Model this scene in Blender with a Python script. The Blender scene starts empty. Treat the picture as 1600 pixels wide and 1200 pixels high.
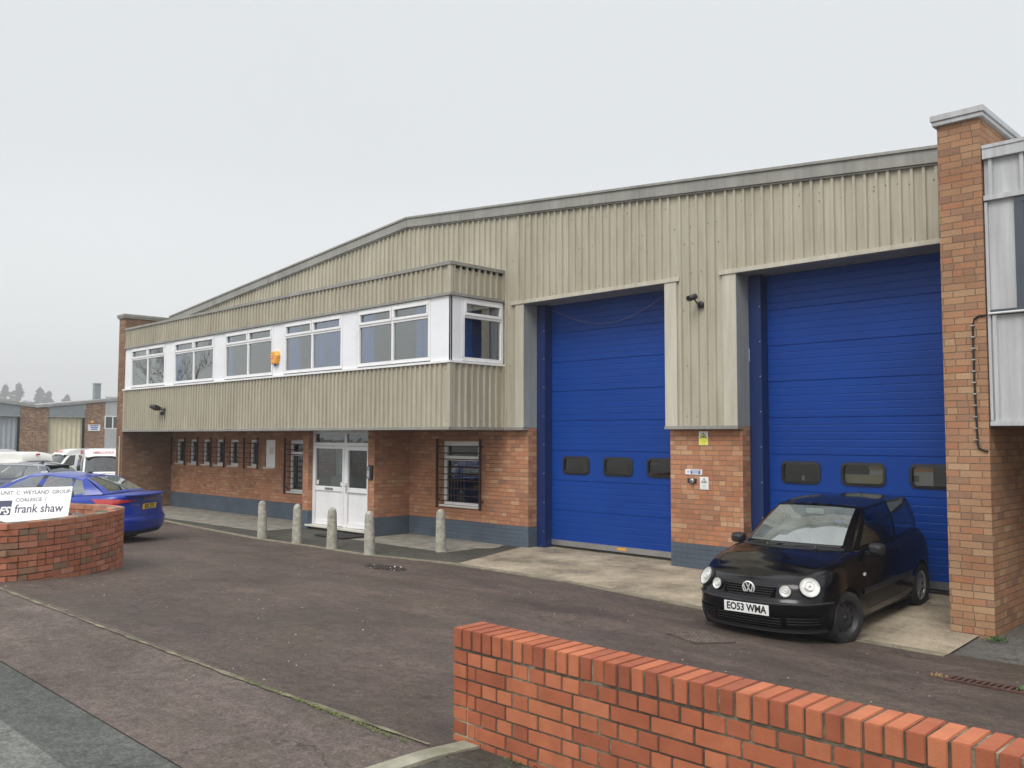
import bpy, bmesh, math, random
import numpy as np
from mathutils import Vector, Matrix
R = math.radians
random.seed(7)
sc = bpy.context.scene
col = sc.collection

# ------------------------------------------------------------------ camera
F_PX, PITCH, ROLL, YAW, CAMD, CAMH = 1377.71, .059957, -.002007, .778663, 11.6146, 1.99917
cam_d = bpy.data.cameras.new('camera')
cam = bpy.data.objects.new('camera', cam_d); col.objects.link(cam)
cam_d.sensor_width = 36; cam_d.lens = F_PX / 1600 * 36
cam_d.clip_start = .05; cam_d.clip_end = 3000
fw = Vector((-math.sin(YAW) * math.cos(PITCH), math.cos(YAW) * math.cos(PITCH), math.sin(PITCH)))
rt = Vector((math.cos(YAW), math.sin(YAW), 0)); up = rt.cross(fw)
c_, s_ = math.cos(ROLL), math.sin(ROLL)
rt2 = rt * c_ + up * s_; up2 = up * c_ - rt * s_
# image roll: screen x axis rotated clockwise by ROLL
rt2 = rt * c_ - up * s_; up2 = up * c_ + rt * s_
cam.matrix_world = Matrix(((rt2.x, up2.x, -fw.x, 0), (rt2.y, up2.y, -fw.y, -CAMD), (rt2.z, up2.z, -fw.z, CAMH), (0, 0, 0, 1)))
sc.camera = cam

# ------------------------------------------------------------------ world: overcast sky
SUN_EL, SUN_AZ = R(48), R(200)
w = bpy.data.worlds.new('World'); sc.world = w; w.use_nodes = True
nt = w.node_tree; nt.nodes.clear()
def N(nt, t, **k):
    n = nt.nodes.new(t)
    for a, b in k.items(): setattr(n, a, b)
    return n
sky = N(nt, 'ShaderNodeTexSky', sky_type='NISHITA', sun_disc=False, sun_elevation=SUN_EL, sun_rotation=SUN_AZ, air_density=1, dust_density=4)
bg1 = N(nt, 'ShaderNodeBackground'); bg1.inputs[1].default_value = .05
hs = N(nt, 'ShaderNodeHueSaturation'); hs.inputs['Saturation'].default_value = .15
nt.links.new(sky.outputs[0], hs.inputs['Color']); nt.links.new(hs.outputs[0], bg1.inputs[0])
tc = N(nt, 'ShaderNodeTexCoord'); sp = N(nt, 'ShaderNodeSeparateXYZ'); nt.links.new(tc.outputs['Generated'], sp.inputs[0])
rp = N(nt, 'ShaderNodeValToRGB'); nt.links.new(sp.outputs[2], rp.inputs[0])
e = rp.color_ramp.elements
e[0].position = 0; e[0].color = (.74, .755, .745, 1)
e[1].position = 1; e[1].color = (1.35, 1.36, 1.37, 1)
for p, c in ((.12, (.71, .73, .73)), (.3, (.60, .63, .645)), (.45, (.62, .65, .665)), (.62, (1.25, 1.27, 1.3))):
    q = e.new(p); q.color = (*c, 1)
nz = N(nt, 'ShaderNodeTexNoise'); nz.inputs['Scale'].default_value = 2.2; nz.inputs['Detail'].default_value = 4
mpw = N(nt, 'ShaderNodeMapping'); mpw.inputs['Scale'].default_value = (1, 1, 2.5)
nt.links.new(tc.outputs['Generated'], mpw.inputs[0]); nt.links.new(mpw.outputs[0], nz.inputs['Vector'])
mr = N(nt, 'ShaderNodeMapRange'); mr.inputs['To Min'].default_value = .95; mr.inputs['To Max'].default_value = 1.05
nt.links.new(nz.outputs[0], mr.inputs[0])
vm = N(nt, 'ShaderNodeVectorMath', operation='SCALE'); nt.links.new(rp.outputs[0], vm.inputs[0]); nt.links.new(mr.outputs[0], vm.inputs['Scale'])
bg2 = N(nt, 'ShaderNodeBackground'); bg2.inputs[1].default_value = .97; nt.links.new(vm.outputs[0], bg2.inputs[0])
ad = N(nt, 'ShaderNodeAddShader'); wo = N(nt, 'ShaderNodeOutputWorld')
nt.links.new(bg1.outputs[0], ad.inputs[0]); nt.links.new(bg2.outputs[0], ad.inputs[1]); nt.links.new(ad.outputs[0], wo.inputs[0])

sd = bpy.data.lights.new('sun', 'SUN'); sd.energy = 1.6; sd.angle = R(28); sd.color = (1, .97, .93)
so = bpy.data.objects.new('sun', sd); col.objects.link(so)
so.rotation_euler = Vector((math.sin(R(150)) * -.6, -.62, -0)).to_track_quat('-Z', 'Y').to_euler()
sdir = Vector((.30, -.75, .95)).normalized()          # direction towards the sun
so.rotation_euler = (-sdir).to_track_quat('-Z', 'Y').to_euler(); so.location = (0, -10, 30)
sky.sun_elevation = math.asin(sdir.z); sky.sun_rotation = math.atan2(sdir.x, sdir.y)

sc.view_settings.view_transform = 'Standard'; sc.view_settings.look = 'None'
sc.view_settings.exposure = 0.08; sc.view_settings.gamma = 1
sc.cycles.use_denoising = True
sc.cycles.max_bounces = 6

# ------------------------------------------------------------------ materials
def newmat(name):
    m = bpy.data.materials.new(name); m.use_nodes = True
    nt = m.node_tree; b = nt.nodes['Principled BSDF']
    return m, nt, b
def L(nt, a, b): nt.links.new(a, b)
def ramp(nt, stops, inter='LINEAR'):
    r = N(nt, 'ShaderNodeValToRGB'); r.color_ramp.interpolation = inter
    e = r.color_ramp.elements
    e[0].position = stops[0][0]; e[0].color = (*stops[0][1], 1)
    e[1].position = stops[-1][0]; e[1].color = (*stops[-1][1], 1)
    for p, c in stops[1:-1]:
        q = e.new(p); q.color = (*c, 1)
    return r
def noise(nt, vec, scale, detail=3, rough=.55):
    n = N(nt, 'ShaderNodeTexNoise'); n.inputs['Scale'].default_value = scale
    n.inputs['Detail'].default_value = detail; n.inputs['Roughness'].default_value = rough
    if vec is not None: L(nt, vec, n.inputs['Vector'])
    return n.outputs[0]
def math_(nt, op, a, b=None, c=None, clamp=False):
    n = N(nt, 'ShaderNodeMath', operation=op); n.use_clamp = clamp
    for i, x in enumerate((a, b, c)):
        if x is None: continue
        if isinstance(x, (int, float)): n.inputs[i].default_value = x
        else: L(nt, x, n.inputs[i])
    return n.outputs[0]
def mixc(nt, f, a, b, mode='MIX'):
    n = N(nt, 'ShaderNodeMix', data_type='RGBA', blend_type=mode)
    for s, x in ((n.inputs[0], f), (n.inputs[6], a), (n.inputs[7], b)):
        if isinstance(x, (int, float)): s.default_value = x
        elif isinstance(x, tuple): s.default_value = (*x, 1)
        else: L(nt, x, s)
    return n.outputs[2]
def bump(nt, b, h, dist, strength=1):
    n = N(nt, 'ShaderNodeBump'); n.inputs['Distance'].default_value = dist; n.inputs['Strength'].default_value = strength
    L(nt, h, n.inputs['Height']); L(nt, n.outputs[0], b.inputs['Normal'])
def world_vec(nt, scale=(1, 1, 1)):
    g = N(nt, 'ShaderNodeNewGeometry'); m = N(nt, 'ShaderNodeMapping'); m.inputs['Scale'].default_value = scale
    L(nt, g.outputs['Position'], m.inputs[0]); return m.outputs[0]
def obj_vec(nt, scale=(1, 1, 1)):
    g = N(nt, 'ShaderNodeTexCoord'); m = N(nt, 'ShaderNodeMapping'); m.inputs['Scale'].default_value = scale
    L(nt, g.outputs['Object'], m.inputs[0]); return m.outputs[0]
M = {}
def plain(name, c, rough=.6, metal=0, var=.12, vs=3, coat=0, vscale=(1, 1, 1), bmp=0, bs=60, spec=.5, dirt=None):
    m, nt, b = newmat(name)
    v = obj_vec(nt, vscale)
    n = noise(nt, v, vs, 4)
    lo = tuple(x * (1 - var) for x in c); hi = tuple(min(1, x * (1 + var)) for x in c)
    r = ramp(nt, [(.3, lo), (.7, hi)]); L(nt, n, r.inputs[0])
    o = r.outputs[0]
    if dirt:
        d = noise(nt, v, dirt[2] if len(dirt) > 2 else 1.3, 6, .7); k = ramp(nt, [(.5, (0, 0, 0)), (.75, (1, 1, 1))]); L(nt, d, k.inputs[0])
        f = math_(nt, 'MULTIPLY', k.outputs[0], dirt[1]); o = mixc(nt, f, o, dirt[0])
    L(nt, o, b.inputs['Base Color'])
    b.inputs['Roughness'].default_value = rough; b.inputs['Metallic'].default_value = metal
    b.inputs['Coat Weight'].default_value = coat; b.inputs['Coat Roughness'].default_value = .04
    b.inputs['Specular IOR Level'].default_value = spec
    if bmp: bump(nt, b, noise(nt, v, bs, 4), bmp)
    M[name] = m; return m

def brick_mat(name, palette, mortar=(.33, .255, .175), bw=.225, bh=.075, mw=.007, paint=None, headers=.3, stain=True):
    m, nt, b = newmat(name)
    uv = N(nt, 'ShaderNodeUVMap'); uv.uv_map = 'UVMap'
    # slightly wavy courses
    nw = N(nt, 'ShaderNodeTexNoise'); nw.inputs['Scale'].default_value = 9; L(nt, uv.outputs[0], nw.inputs['Vector'])
    sb = N(nt, 'ShaderNodeVectorMath', operation='SUBTRACT'); L(nt, nw.outputs['Color'], sb.inputs[0]); sb.inputs[1].default_value = (.5, .5, .5)
    scl = N(nt, 'ShaderNodeVectorMath', operation='SCALE'); L(nt, sb.outputs[0], scl.inputs[0]); scl.inputs['Scale'].default_value = .006
    ad = N(nt, 'ShaderNodeVectorMath', operation='ADD'); L(nt, uv.outputs[0], ad.inputs[0]); L(nt, scl.outputs[0], ad.inputs[1])
    s = N(nt, 'ShaderNodeSeparateXYZ'); L(nt, ad.outputs[0], s.inputs[0])
    vz = math_(nt, 'DIVIDE', s.outputs[1], bh); row = math_(nt, 'FLOOR', vz); fv = math_(nt, 'SUBTRACT', vz, row)
    par = math_(nt, 'MULTIPLY', math_(nt, 'FLOORED_MODULO', row, 2), .5)
    par = math_(nt, 'ADD', par, math_(nt, 'MULTIPLY', math_(nt, 'FLOORED_MODULO', row, 3), .04))
    cu = math_(nt, 'ADD', math_(nt, 'DIVIDE', s.outputs[0], bw), par); cell = math_(nt, 'FLOOR', cu); fu = math_(nt, 'SUBTRACT', cu, cell)
    def wn(a, b_):
        cb = N(nt, 'ShaderNodeCombineXYZ'); L(nt, a, cb.inputs[0]); L(nt, b_, cb.inputs[1])
        q = N(nt, 'ShaderNodeTexWhiteNoise', noise_dimensions='2D'); L(nt, cb.outputs[0], q.inputs['Vector']); return q
    split = math_(nt, 'LESS_THAN', wn(cell, row).outputs[0], headers)
    mul = math_(nt, 'ADD', split, 1)
    fu2 = math_(nt, 'MULTIPLY', fu, mul); sub = math_(nt, 'FLOOR', fu2); fuu = math_(nt, 'SUBTRACT', fu2, sub)
    cell2 = math_(nt, 'ADD', cell, math_(nt, 'MULTIPLY', sub, .37))
    rnd = wn(cell2, math_(nt, 'ADD', row, 13.7))
    du = math_(nt, 'MULTIPLY', math_(nt, 'MINIMUM', fuu, math_(nt, 'SUBTRACT', 1, fuu)), math_(nt, 'DIVIDE', bw, mul))
    dv = math_(nt, 'MULTIPLY', math_(nt, 'MINIMUM', fv, math_(nt, 'SUBTRACT', 1, fv)), bh)
    d = math_(nt, 'MINIMUM', du, dv)
    mk = N(nt, 'ShaderNodeMapRange', interpolation_type='SMOOTHSTEP'); L(nt, d, mk.inputs[0])
    mk.inputs['From Min'].default_value = mw * .35; mk.inputs['From Max'].default_value = mw * .75
    n = len(palette)
    r = ramp(nt, [(i / (n - 1), c) for i, c in enumerate(palette)]); L(nt, rnd.outputs[0], r.inputs[0])
    fine = noise(nt, uv.outputs[0], 55, 5, .7)
    fr = ramp(nt, [(.25, (.72, .72, .72)), (.75, (1.2, 1.2, 1.2))]); L(nt, fine, fr.inputs[0])
    c = mixc(nt, 1.0, r.outputs[0], fr.outputs[0], 'MULTIPLY')
    mc = mixc(nt, fine, tuple(x * .6 for x in mortar), mortar)
    c = mixc(nt, mk.outputs[0], mc, c)
    if stain:
        g = noise(nt, uv.outputs[0], .9, 5, .6); gr = ramp(nt, [(.35, (.74, .72, .70)), (.6, (1.06, 1.05, 1.03))]); L(nt, g, gr.inputs[0])
        c = mixc(nt, .8, c, gr.outputs[0], 'MULTIPLY')
    if paint:
        g = noise(nt, uv.outputs[0], 26, 6, .75); k = ramp(nt, [(.66, (0, 0, 0)), (.72, (1, 1, 1))]); L(nt, g, k.inputs[0])
        g2 = noise(nt, uv.outputs[0], 1.6, 4); pr = ramp(nt, [(.3, tuple(x * .8 for x in paint)), (.7, tuple(x * 1.15 for x in paint))]); L(nt, g2, pr.inputs[0])
        c = mixc(nt, math_(nt, 'MULTIPLY', k.outputs[0], .5), pr.outputs[0], (.33, .30, .27))
    L(nt, c, b.inputs['Base Color']); b.inputs['Roughness'].default_value = .88; b.inputs['Specular IOR Level'].default_value = .25
    h = math_(nt, 'ADD', math_(nt, 'MULTIPLY', mk.outputs[0], 1.0), math_(nt, 'MULTIPLY', fine, .35))
    h = math_(nt, 'ADD', h, math_(nt, 'MULTIPLY', rnd.outputs[0], .35))
    bump(nt, b, h, .007 if not paint else .005)
    M[name] = m; return m

ORANGE = [(.44, .185, .095), (.48, .235, .13), (.42, .175, .095), (.49, .27, .155), (.36, .16, .095), (.46, .205, .11), (.52, .32, .19), (.40, .19, .115), (.45, .215, .125), (.30, .15, .10)]
BUFF = [(.46, .29, .17), (.42, .255, .15), (.44, .235, .135), (.35, .205, .125), (.50, .345, .21), (.39, .22, .13), (.45, .28, .165), (.42, .205, .115), (.36, .225, .145), (.30, .18, .12)]
BROWN = [(.27, .155, .095), (.22, .12, .075), (.31, .18, .11), (.25, .13, .08), (.20, .125, .085), (.33, .21, .13)]
brick_mat('brick_orange', ORANGE)
brick_mat('brick_buff', [(r_ * .92, g_ * .87, b_ * .85) for r_, g_, b_ in BUFF], mortar=(.27, .20, .135), headers=.2)
brick_mat('brick_brown', BROWN, mortar=(.20, .17, .13))
brick_mat('brick_painted', ORANGE, paint=(.088, .11, .14))
brick_mat('brick_far', BROWN + BUFF[:2], mortar=(.25, .2, .15))

def clad_mat(name, c, c2):
    m, nt, b = newmat(name)
    v = world_vec(nt, (1, 1, .18)); n = noise(nt, v, 2.4, 5, .65)
    r = ramp(nt, [(.3, c2), (.65, c)]); L(nt, n, r.inputs[0])
    v2 = world_vec(nt, (1, 1, .06)); n2 = noise(nt, v2, 16, 4, .6); r2 = ramp(nt, [(.3, (.80, .785, .75)), (.7, (1.06, 1.06, 1.05))]); L(nt, n2, r2.inputs[0])
    o = mixc(nt, .8, r.outputs[0], r2.outputs[0], 'MULTIPLY')
    v3 = world_vec(nt, (1, 1, .7)); n3 = noise(nt, v3, .7, 6, .7); r3 = ramp(nt, [(.4, (.86, .85, .82)), (.6, (1, 1, 1))]); L(nt, n3, r3.inputs[0])
    o = mixc(nt, .7, o, r3.outputs[0], 'MULTIPLY')
    L(nt, o, b.inputs['Base Color']); b.inputs['Roughness'].default_value = .5; b.inputs['Specular IOR Level'].default_value = .35
    M[name] = m
clad_mat('cladding', (.475, .442, .355), (.405, .375, .298))
clad_mat('cladding_grey', (.50, .51, .53), (.43, .44, .46))
clad_mat('flashing', (.33, .325, .30), (.24, .24, .225))
clad_mat('flashing_pale', (.56, .53, .45), (.48, .455, .38))
clad_mat('reveal_grey', (.34, .36, .37), (.28, .30, .31))
plain('screw', (.10, .085, .06), .6)
plain('upvc', (.80, .80, .80), .35, var=.04, dirt=((.50, .48, .42), .25, 2.5))
plain('panel_white', (.78, .79, .81), .45, var=.05, vs=1.5, dirt=((.58, .57, .52), .35, 1.7))
plain('grey_frame', (.055, .07, .085), .4, var=.1)
plain('dark_red_metal', (.045, .012, .010), .6)
plain('black_plastic', (.012, .012, .013), .45)
plain('rubber', (.014, .014, .014), .85, bmp=.002, bs=80)
plain('tyre', (.016, .016, .016), .8, bmp=.001, bs=150)
plain('black_paint', (.0016, .0016, .0028), .13, var=.05, coat=0, spec=.34)
plain('blue_paint', (.001, .026, .27), .28, var=.08, coat=.25, spec=.4)
plain('navy_paint', (.035, .045, .085), .3, var=.08, coat=1.0)
plain('white_paint', (.72, .71, .66), .3, var=.04, coat=.6)
plain('white_van', (.70, .71, .69), .3, var=.04, coat=.6)
plain('chrome', (.65, .65, .66), .18, 1.0, var=.04)
plain('lamp_glass', (.88, .88, .85), .3, .35, var=.18, vs=22, coat=1)
plain('steel_dark', (.03, .03, .032), .5, .3)
plain('hub_silver', (.45, .45, .46), .35, .8)
plain('plate_white', (.78, .78, .76), .45, var=.03)
plain('plate_yellow', (.80, .55, .03), .45, var=.03)
plain('void_black', (.002, .002, .002), .95, spec=.05)
plain('car_trim', (.11, .11, .10), .85)
plain('ink', (.008, .008, .01), .6)
plain('ink_grey', (.13, .13, .15), .6)
plain('navy_ink', (.022, .028, .075), .5)
plain('red_ink', (.55, .035, .03), .5)
plain('blue_ink', (.02, .09, .42), .5)
plain('tail_red', (.42, .008, .012), .2, coat=1, var=.2, vs=20)
plain('orange_plastic', (.78, .36, .045), .4)
plain('yellow_sign', (.80, .78, .10), .45)
plain('grey_plastic', (.18, .19, .20), .45)
plain('pale_plastic', (.62, .63, .62), .4)
plain('seat_cloth', (.16, .155, .14), .9)
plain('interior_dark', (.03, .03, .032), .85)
plain('interior_wall', (.34, .36, .36), .9)
plain('interior_shed', (.22, .22, .22), .9)
plain('curtain', (.09, .24, .74), .9, var=.3, vs=14, vscale=(1, 1, .05))
plain('cream', (.68, .60, .42), .7)
plain('concrete', (.36, .345, .29), .9, var=.35, vs=11, bmp=.008, bs=45, dirt=((.10, .095, .055), .8, 5))
plain('mat_black', (.013, .013, .014), .95, bmp=.003, bs=90)
plain('sill_stone', (.62, .60, .54), .7)
plain('roof_metal', (.28, .285, .28), .6, var=.15)
plain('door_cream', (.62, .56, .38), .6, var=.06)
plain('door_grey', (.32, .35, .38), .6, var=.06)
plain('fascia_slate', (.20, .225, .24), .6, var=.1)
plain('board_white', (.78, .78, .76), .4, var=.03, dirt=((.55, .55, .5), .2, 3))
plain('soil', (.045, .038, .03), .95, var=.4, vs=20, bmp=.02, bs=30)
plain('pebble', (.16, .14, .125), .8, var=.5, vs=6)
plain('moss', (.10, .125, .035), .95, var=.4, vs=20)
plain('leaf', (.055, .11, .028), .7, var=.3, vs=10)
plain('dry_leaf', (.26, .17, .08), .8, var=.3, vs=10)
plain('far_leaf', (.035, .05, .03), .9, var=.3)
plain('bark', (.06, .045, .035), .9)
plain('cast_iron', (.12, .092, .078), .75, .3, var=.4, vs=12)
plain('cast_rust', (.085, .042, .032), .85, .1, var=.4, vs=12)

# blue sectional door with a faint stucco emboss
m, nt, b = newmat('door_blue'); v = obj_vec(nt)
n1 = noise(nt, v, 1.1, 5, .6); r = ramp(nt, [(.3, (.0003, .036, .225)), (.7, (.0007, .046, .275))]); L(nt, n1, r.inputs[0])
n2 = noise(nt, obj_vec(nt, (1, 1, 6)), 4, 6, .8); k = ramp(nt, [(.66, (0, 0, 0)), (.8, (1, 1, 1))]); L(nt, n2, k.inputs[0])
L(nt, mixc(nt, math_(nt, 'MULTIPLY', k.outputs[0], .38), r.outputs[0], (.07, .13, .31)), b.inputs['Base Color'])
b.inputs['Roughness'].default_value = .45; b.inputs['Specular IOR Level'].default_value = .28; bump(nt, b, noise(nt, v, 130, 3), .0012); M['door_blue'] = m
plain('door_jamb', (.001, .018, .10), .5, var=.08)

def glass(name, tint, refl, dark=0):
    m = bpy.data.materials.new(name); m.use_nodes = True; nt = m.node_tree; nt.nodes.clear()
    o = N(nt, 'ShaderNodeOutputMaterial'); t = N(nt, 'ShaderNodeBsdfTransparent'); t.inputs[0].default_value = (*tint, 1)
    g = N(nt, 'ShaderNodeBsdfGlossy'); g.inputs['Roughness'].default_value = .015; g.inputs['Color'].default_value = (.93, .97, .97, 1)
    fr = N(nt, 'ShaderNodeFresnel'); fr.inputs['IOR'].default_value = 1.5
    f = math_(nt, 'ADD', math_(nt, 'MULTIPLY', fr.outputs[0], 1.7), refl, clamp=True)
    nb = N(nt, 'ShaderNodeBump'); nb.inputs['Distance'].default_value = .0006 if 'car' in name else .0015; L(nt, noise(nt, obj_vec(nt), 2.2, 2), nb.inputs['Height']); L(nt, nb.outputs[0], g.inputs['Normal'])
    mx = N(nt, 'ShaderNodeMixShader'); L(nt, f, mx.inputs[0]); L(nt, t.outputs[0], mx.inputs[1]); L(nt, g.outputs[0], mx.inputs[2])
    L(nt, mx.outputs[0], o.inputs[0]); M[name] = m
glass('pane', (.66, .73, .71), .17)
glass('pane_dark', (.35, .38, .40), .04)
glass('car_glass', (.66, .77, .70), .10)
glass('car_glass_dark', (.15, .17, .17), .02)
glass('vision', (.6, .6, .58), .06)

# ---- ground materials
def tarmac(name, c1, c2, speck=(.30, .28, .27), wet=.0, green=0.0, rough=.9, patch=.28):
    m, nt, b = newmat(name); v = world_vec(nt)
    big = noise(nt, v, .45, 6, .62); mid = noise(nt, v, 2.6, 6, .65); fine = noise(nt, v, 48, 6, .85)
    r = ramp(nt, [(.34, c1), (.66, c2)]); L(nt, math_(nt, 'ADD', math_(nt, 'MULTIPLY', big, .6), math_(nt, 'MULTIPLY', mid, .4)), r.inputs[0])
    fr = ramp(nt, [(.34, (.42, .42, .42)), (.66, (1.55, 1.53, 1.5))]); L(nt, fine, fr.inputs[0])
    c = mixc(nt, 1, r.outputs[0], fr.outputs[0], 'MULTIPLY')
    # dark worn patches, stretched like tyre tracks
    st = noise(nt, world_vec(nt, (.35, 1.3, 1)), 1.3, 6, .7); sr = ramp(nt, [(.42, (.62, .62, .63)), (.6, (1, 1, 1))]); L(nt, st, sr.inputs[0])
    c = mixc(nt, patch * 2.4 if patch * 2.4 < 1 else 1, c, sr.outputs[0], 'MULTIPLY')
    g12 = noise(nt, v, 13, 5, .75); r12 = ramp(nt, [(.36, (.74, .73, .72)), (.62, (1.2, 1.2, 1.2))]); L(nt, g12, r12.inputs[0]); c = mixc(nt, 1, c, r12.outputs[0], 'MULTIPLY')
    # hairline cracks, only where a large noise allows them
    cd = N(nt, 'ShaderNodeTexNoise'); cd.inputs['Scale'].default_value = 3.5; cd.inputs['Detail'].default_value = 5; L(nt, v, cd.inputs['Vector'])
    cs = N(nt, 'ShaderNodeVectorMath', operation='SCALE'); L(nt, cd.outputs['Color'], cs.inputs[0]); cs.inputs['Scale'].default_value = .5
    ca = N(nt, 'ShaderNodeVectorMath', operation='ADD'); L(nt, v, ca.inputs[0]); L(nt, cs.outputs[0], ca.inputs[1])
    cv_ = N(nt, 'ShaderNodeTexVoronoi', feature='DISTANCE_TO_EDGE'); cv_.inputs['Scale'].default_value = .9; L(nt, ca.outputs[0], cv_.inputs['Vector'])
    ck = math_(nt, 'MULTIPLY', math_(nt, 'LESS_THAN', cv_.outputs['Distance'], .007), math_(nt, 'GREATER_THAN', noise(nt, v, .8, 2), .54)); c = mixc(nt, math_(nt, 'MULTIPLY', ck, .55), c, (.03, .026, .022))
    # pale aggregate
    vo = N(nt, 'ShaderNodeTexVoronoi'); vo.inputs['Scale'].default_value = 42; L(nt, v, vo.inputs['Vector'])
    sp1 = math_(nt, 'LESS_THAN', vo.outputs['Distance'], .17)
    wn = N(nt, 'ShaderNodeSeparateColor'); L(nt, vo.outputs['Color'], wn.inputs[0])
    sp2 = math_(nt, 'GREATER_THAN', wn.outputs[0], .90)
    c = mixc(nt, math_(nt, 'MULTIPLY', math_(nt, 'MULTIPLY', sp1, sp2), .6), c, speck)
    if green:
        g = noise(nt, v, 1.1, 7, .75); k = ramp(nt, [(.52, (0, 0, 0)), (.72, (1, 1, 1))]); L(nt, g, k.inputs[0])
        c = mixc(nt, math_(nt, 'MULTIPLY', k.outputs[0], green), c, (.075, .08, .035))
    L(nt, c, b.inputs['Base Color'])
    rr = ramp(nt, [(.4, (rough - wet,) * 3), (.62, (rough,) * 3)]); L(nt, st, rr.inputs[0]); L(nt, rr.outputs[0], b.inputs['Roughness'])
    b.inputs['Specular IOR Level'].default_value = .35
    h = math_(nt, 'ADD', math_(nt, 'MULTIPLY', fine, .5), math_(nt, 'MULTIPLY', noise(nt, v, 14, 5, .7), .8))
    bump(nt, b, h, .012); M[name] = m
tarmac('tarmac_red', (.062, .045, .038), (.132, .098, .083), wet=.25, green=.35)
tarmac('tarmac_pink', (.082, .064, .056), (.166, .133, .119), green=.35, patch=.2)
tarmac('tarmac_road', (.115, .120, .113), (.18, .19, .178), patch=.15)
tarmac('tarmac_road_dark', (.068, .073, .069), (.115, .121, .113), patch=.15)
tarmac('tarmac_grey', (.055, .053, .044), (.095, .09, .075), wet=.3, green=.55)
tarmac('tarmac_far', (.10, .095, .085), (.15, .14, .13))
def slab_mat():
    m, nt, b = newmat('apron'); v = world_vec(nt)
    r = ramp(nt, [(.36, (.15, .125, .095)), (.48, (.30, .25, .18)), (.68, (.48, .405, .30))]); L(nt, noise(nt, v, 1.2, 8, .72), r.inputs[0])
    fr = ramp(nt, [(.25, (.6, .6, .6)), (.75, (1.25, 1.25, 1.25))]); L(nt, noise(nt, v, 50, 4, .75), fr.inputs[0])
    c = mixc(nt, 1, r.outputs[0], fr.outputs[0], 'MULTIPLY')
    k = ramp(nt, [(.55, (0, 0, 0)), (.68, (1, 1, 1))]); L(nt, noise(nt, v, 2.7, 7, .75), k.inputs[0])
    c = mixc(nt, math_(nt, 'MULTIPLY', k.outputs[0], .55), c, (.13, .105, .085))
    L(nt, c, b.inputs['Base Color']); b.inputs['Roughness'].default_value = .92; b.inputs['Specular IOR Level'].default_value = .3
    bump(nt, b, noise(nt, v, 60, 5), .006); M['apron'] = m
slab_mat()
plain('path_concrete', (.22, .205, .17), .92, var=.3, vs=4, bmp=.004, bs=60, dirt=((.09, .088, .06), .6, 3))
plain('joint_dirt', (.16, .145, .095), .95, var=.5, vs=5, bmp=.006, bs=50, dirt=((.05, .045, .03), .8, 2.2))
plain('kerb_stone', (.20, .175, .125), .92, var=.3, vs=6, bmp=.006, bs=50, dirt=((.08, .085, .04), .6, 5))
plain('kerb_pale', (.27, .26, .20), .92, var=.3, vs=6, bmp=.006, bs=50, dirt=((.10, .115, .04), .6, 4))

# individual clay bricks (coloured per brick)
def clay(name, stops, blotch=.25, rough=.8):
    m, nt, b = newmat(name)
    a = N(nt, 'ShaderNodeAttribute'); a.attribute_name = 'tone'
    r = ramp(nt, stops); L(nt, a.outputs['Fac'], r.inputs[0])
    v = world_vec(nt); fr = ramp(nt, [(.3, (.80, .78, .78)), (.7, (1.12, 1.12, 1.12))]); L(nt, noise(nt, v, 7, 6, .65), fr.inputs[0])
    c = mixc(nt, .9, r.outputs[0], fr.outputs[0], 'MULTIPLY')
    k = ramp(nt, [(.6, (0, 0, 0)), (.78, (1, 1, 1))]); L(nt, noise(nt, v, 11, 7, .8), k.inputs[0])
    c = mixc(nt, math_(nt, 'MULTIPLY', k.outputs[0], blotch), c, (.12, .065, .048))
    k2 = ramp(nt, [(.62, (0, 0, 0)), (.7, (1, 1, 1))]); L(nt, noise(nt, v, 2.3, 8, .8), k2.inputs[0]); c = mixc(nt, math_(nt, 'MULTIPLY', k2.outputs[0], .35), c, (.42, .27, .18))
    L(nt, c, b.inputs['Base Color']); b.inputs['Roughness'].default_value = rough; b.inputs['Specular IOR Level'].default_value = .3
    bump(nt, b, noise(nt, v, 160, 4, .7), .0022); M[name] = m
clay('clay_red', [(0, (.29, .086, .045)), (.5, (.39, .120, .058)), (1, (.46, .160, .078))], .4)
clay('clay_mixed', [(0, (.23, .15, .095)), (.18, (.29, .16, .10)), (.3, (.34, .125, .072)), (.7, (.41, .155, .088)), (1, (.47, .21, .135))], .35)
def mortar_mat():
    m, nt, b = newmat('mortar'); v = world_vec(nt)
    r = ramp(nt, [(.38, (.055, .045, .032)), (.52, (.13, .11, .075)), (.62, (.30, .26, .18)), (.75, (.52, .46, .34))]); L(nt, noise(nt, v, 3.2, 7, .72), r.inputs[0])
    L(nt, r.outputs[0], b.inputs['Base Color']); b.inputs['Roughness'].default_value = .95
    bump(nt, b, noise(nt, v, 120, 5, .8), .006); M['mortar'] = m
mortar_mat()

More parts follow.
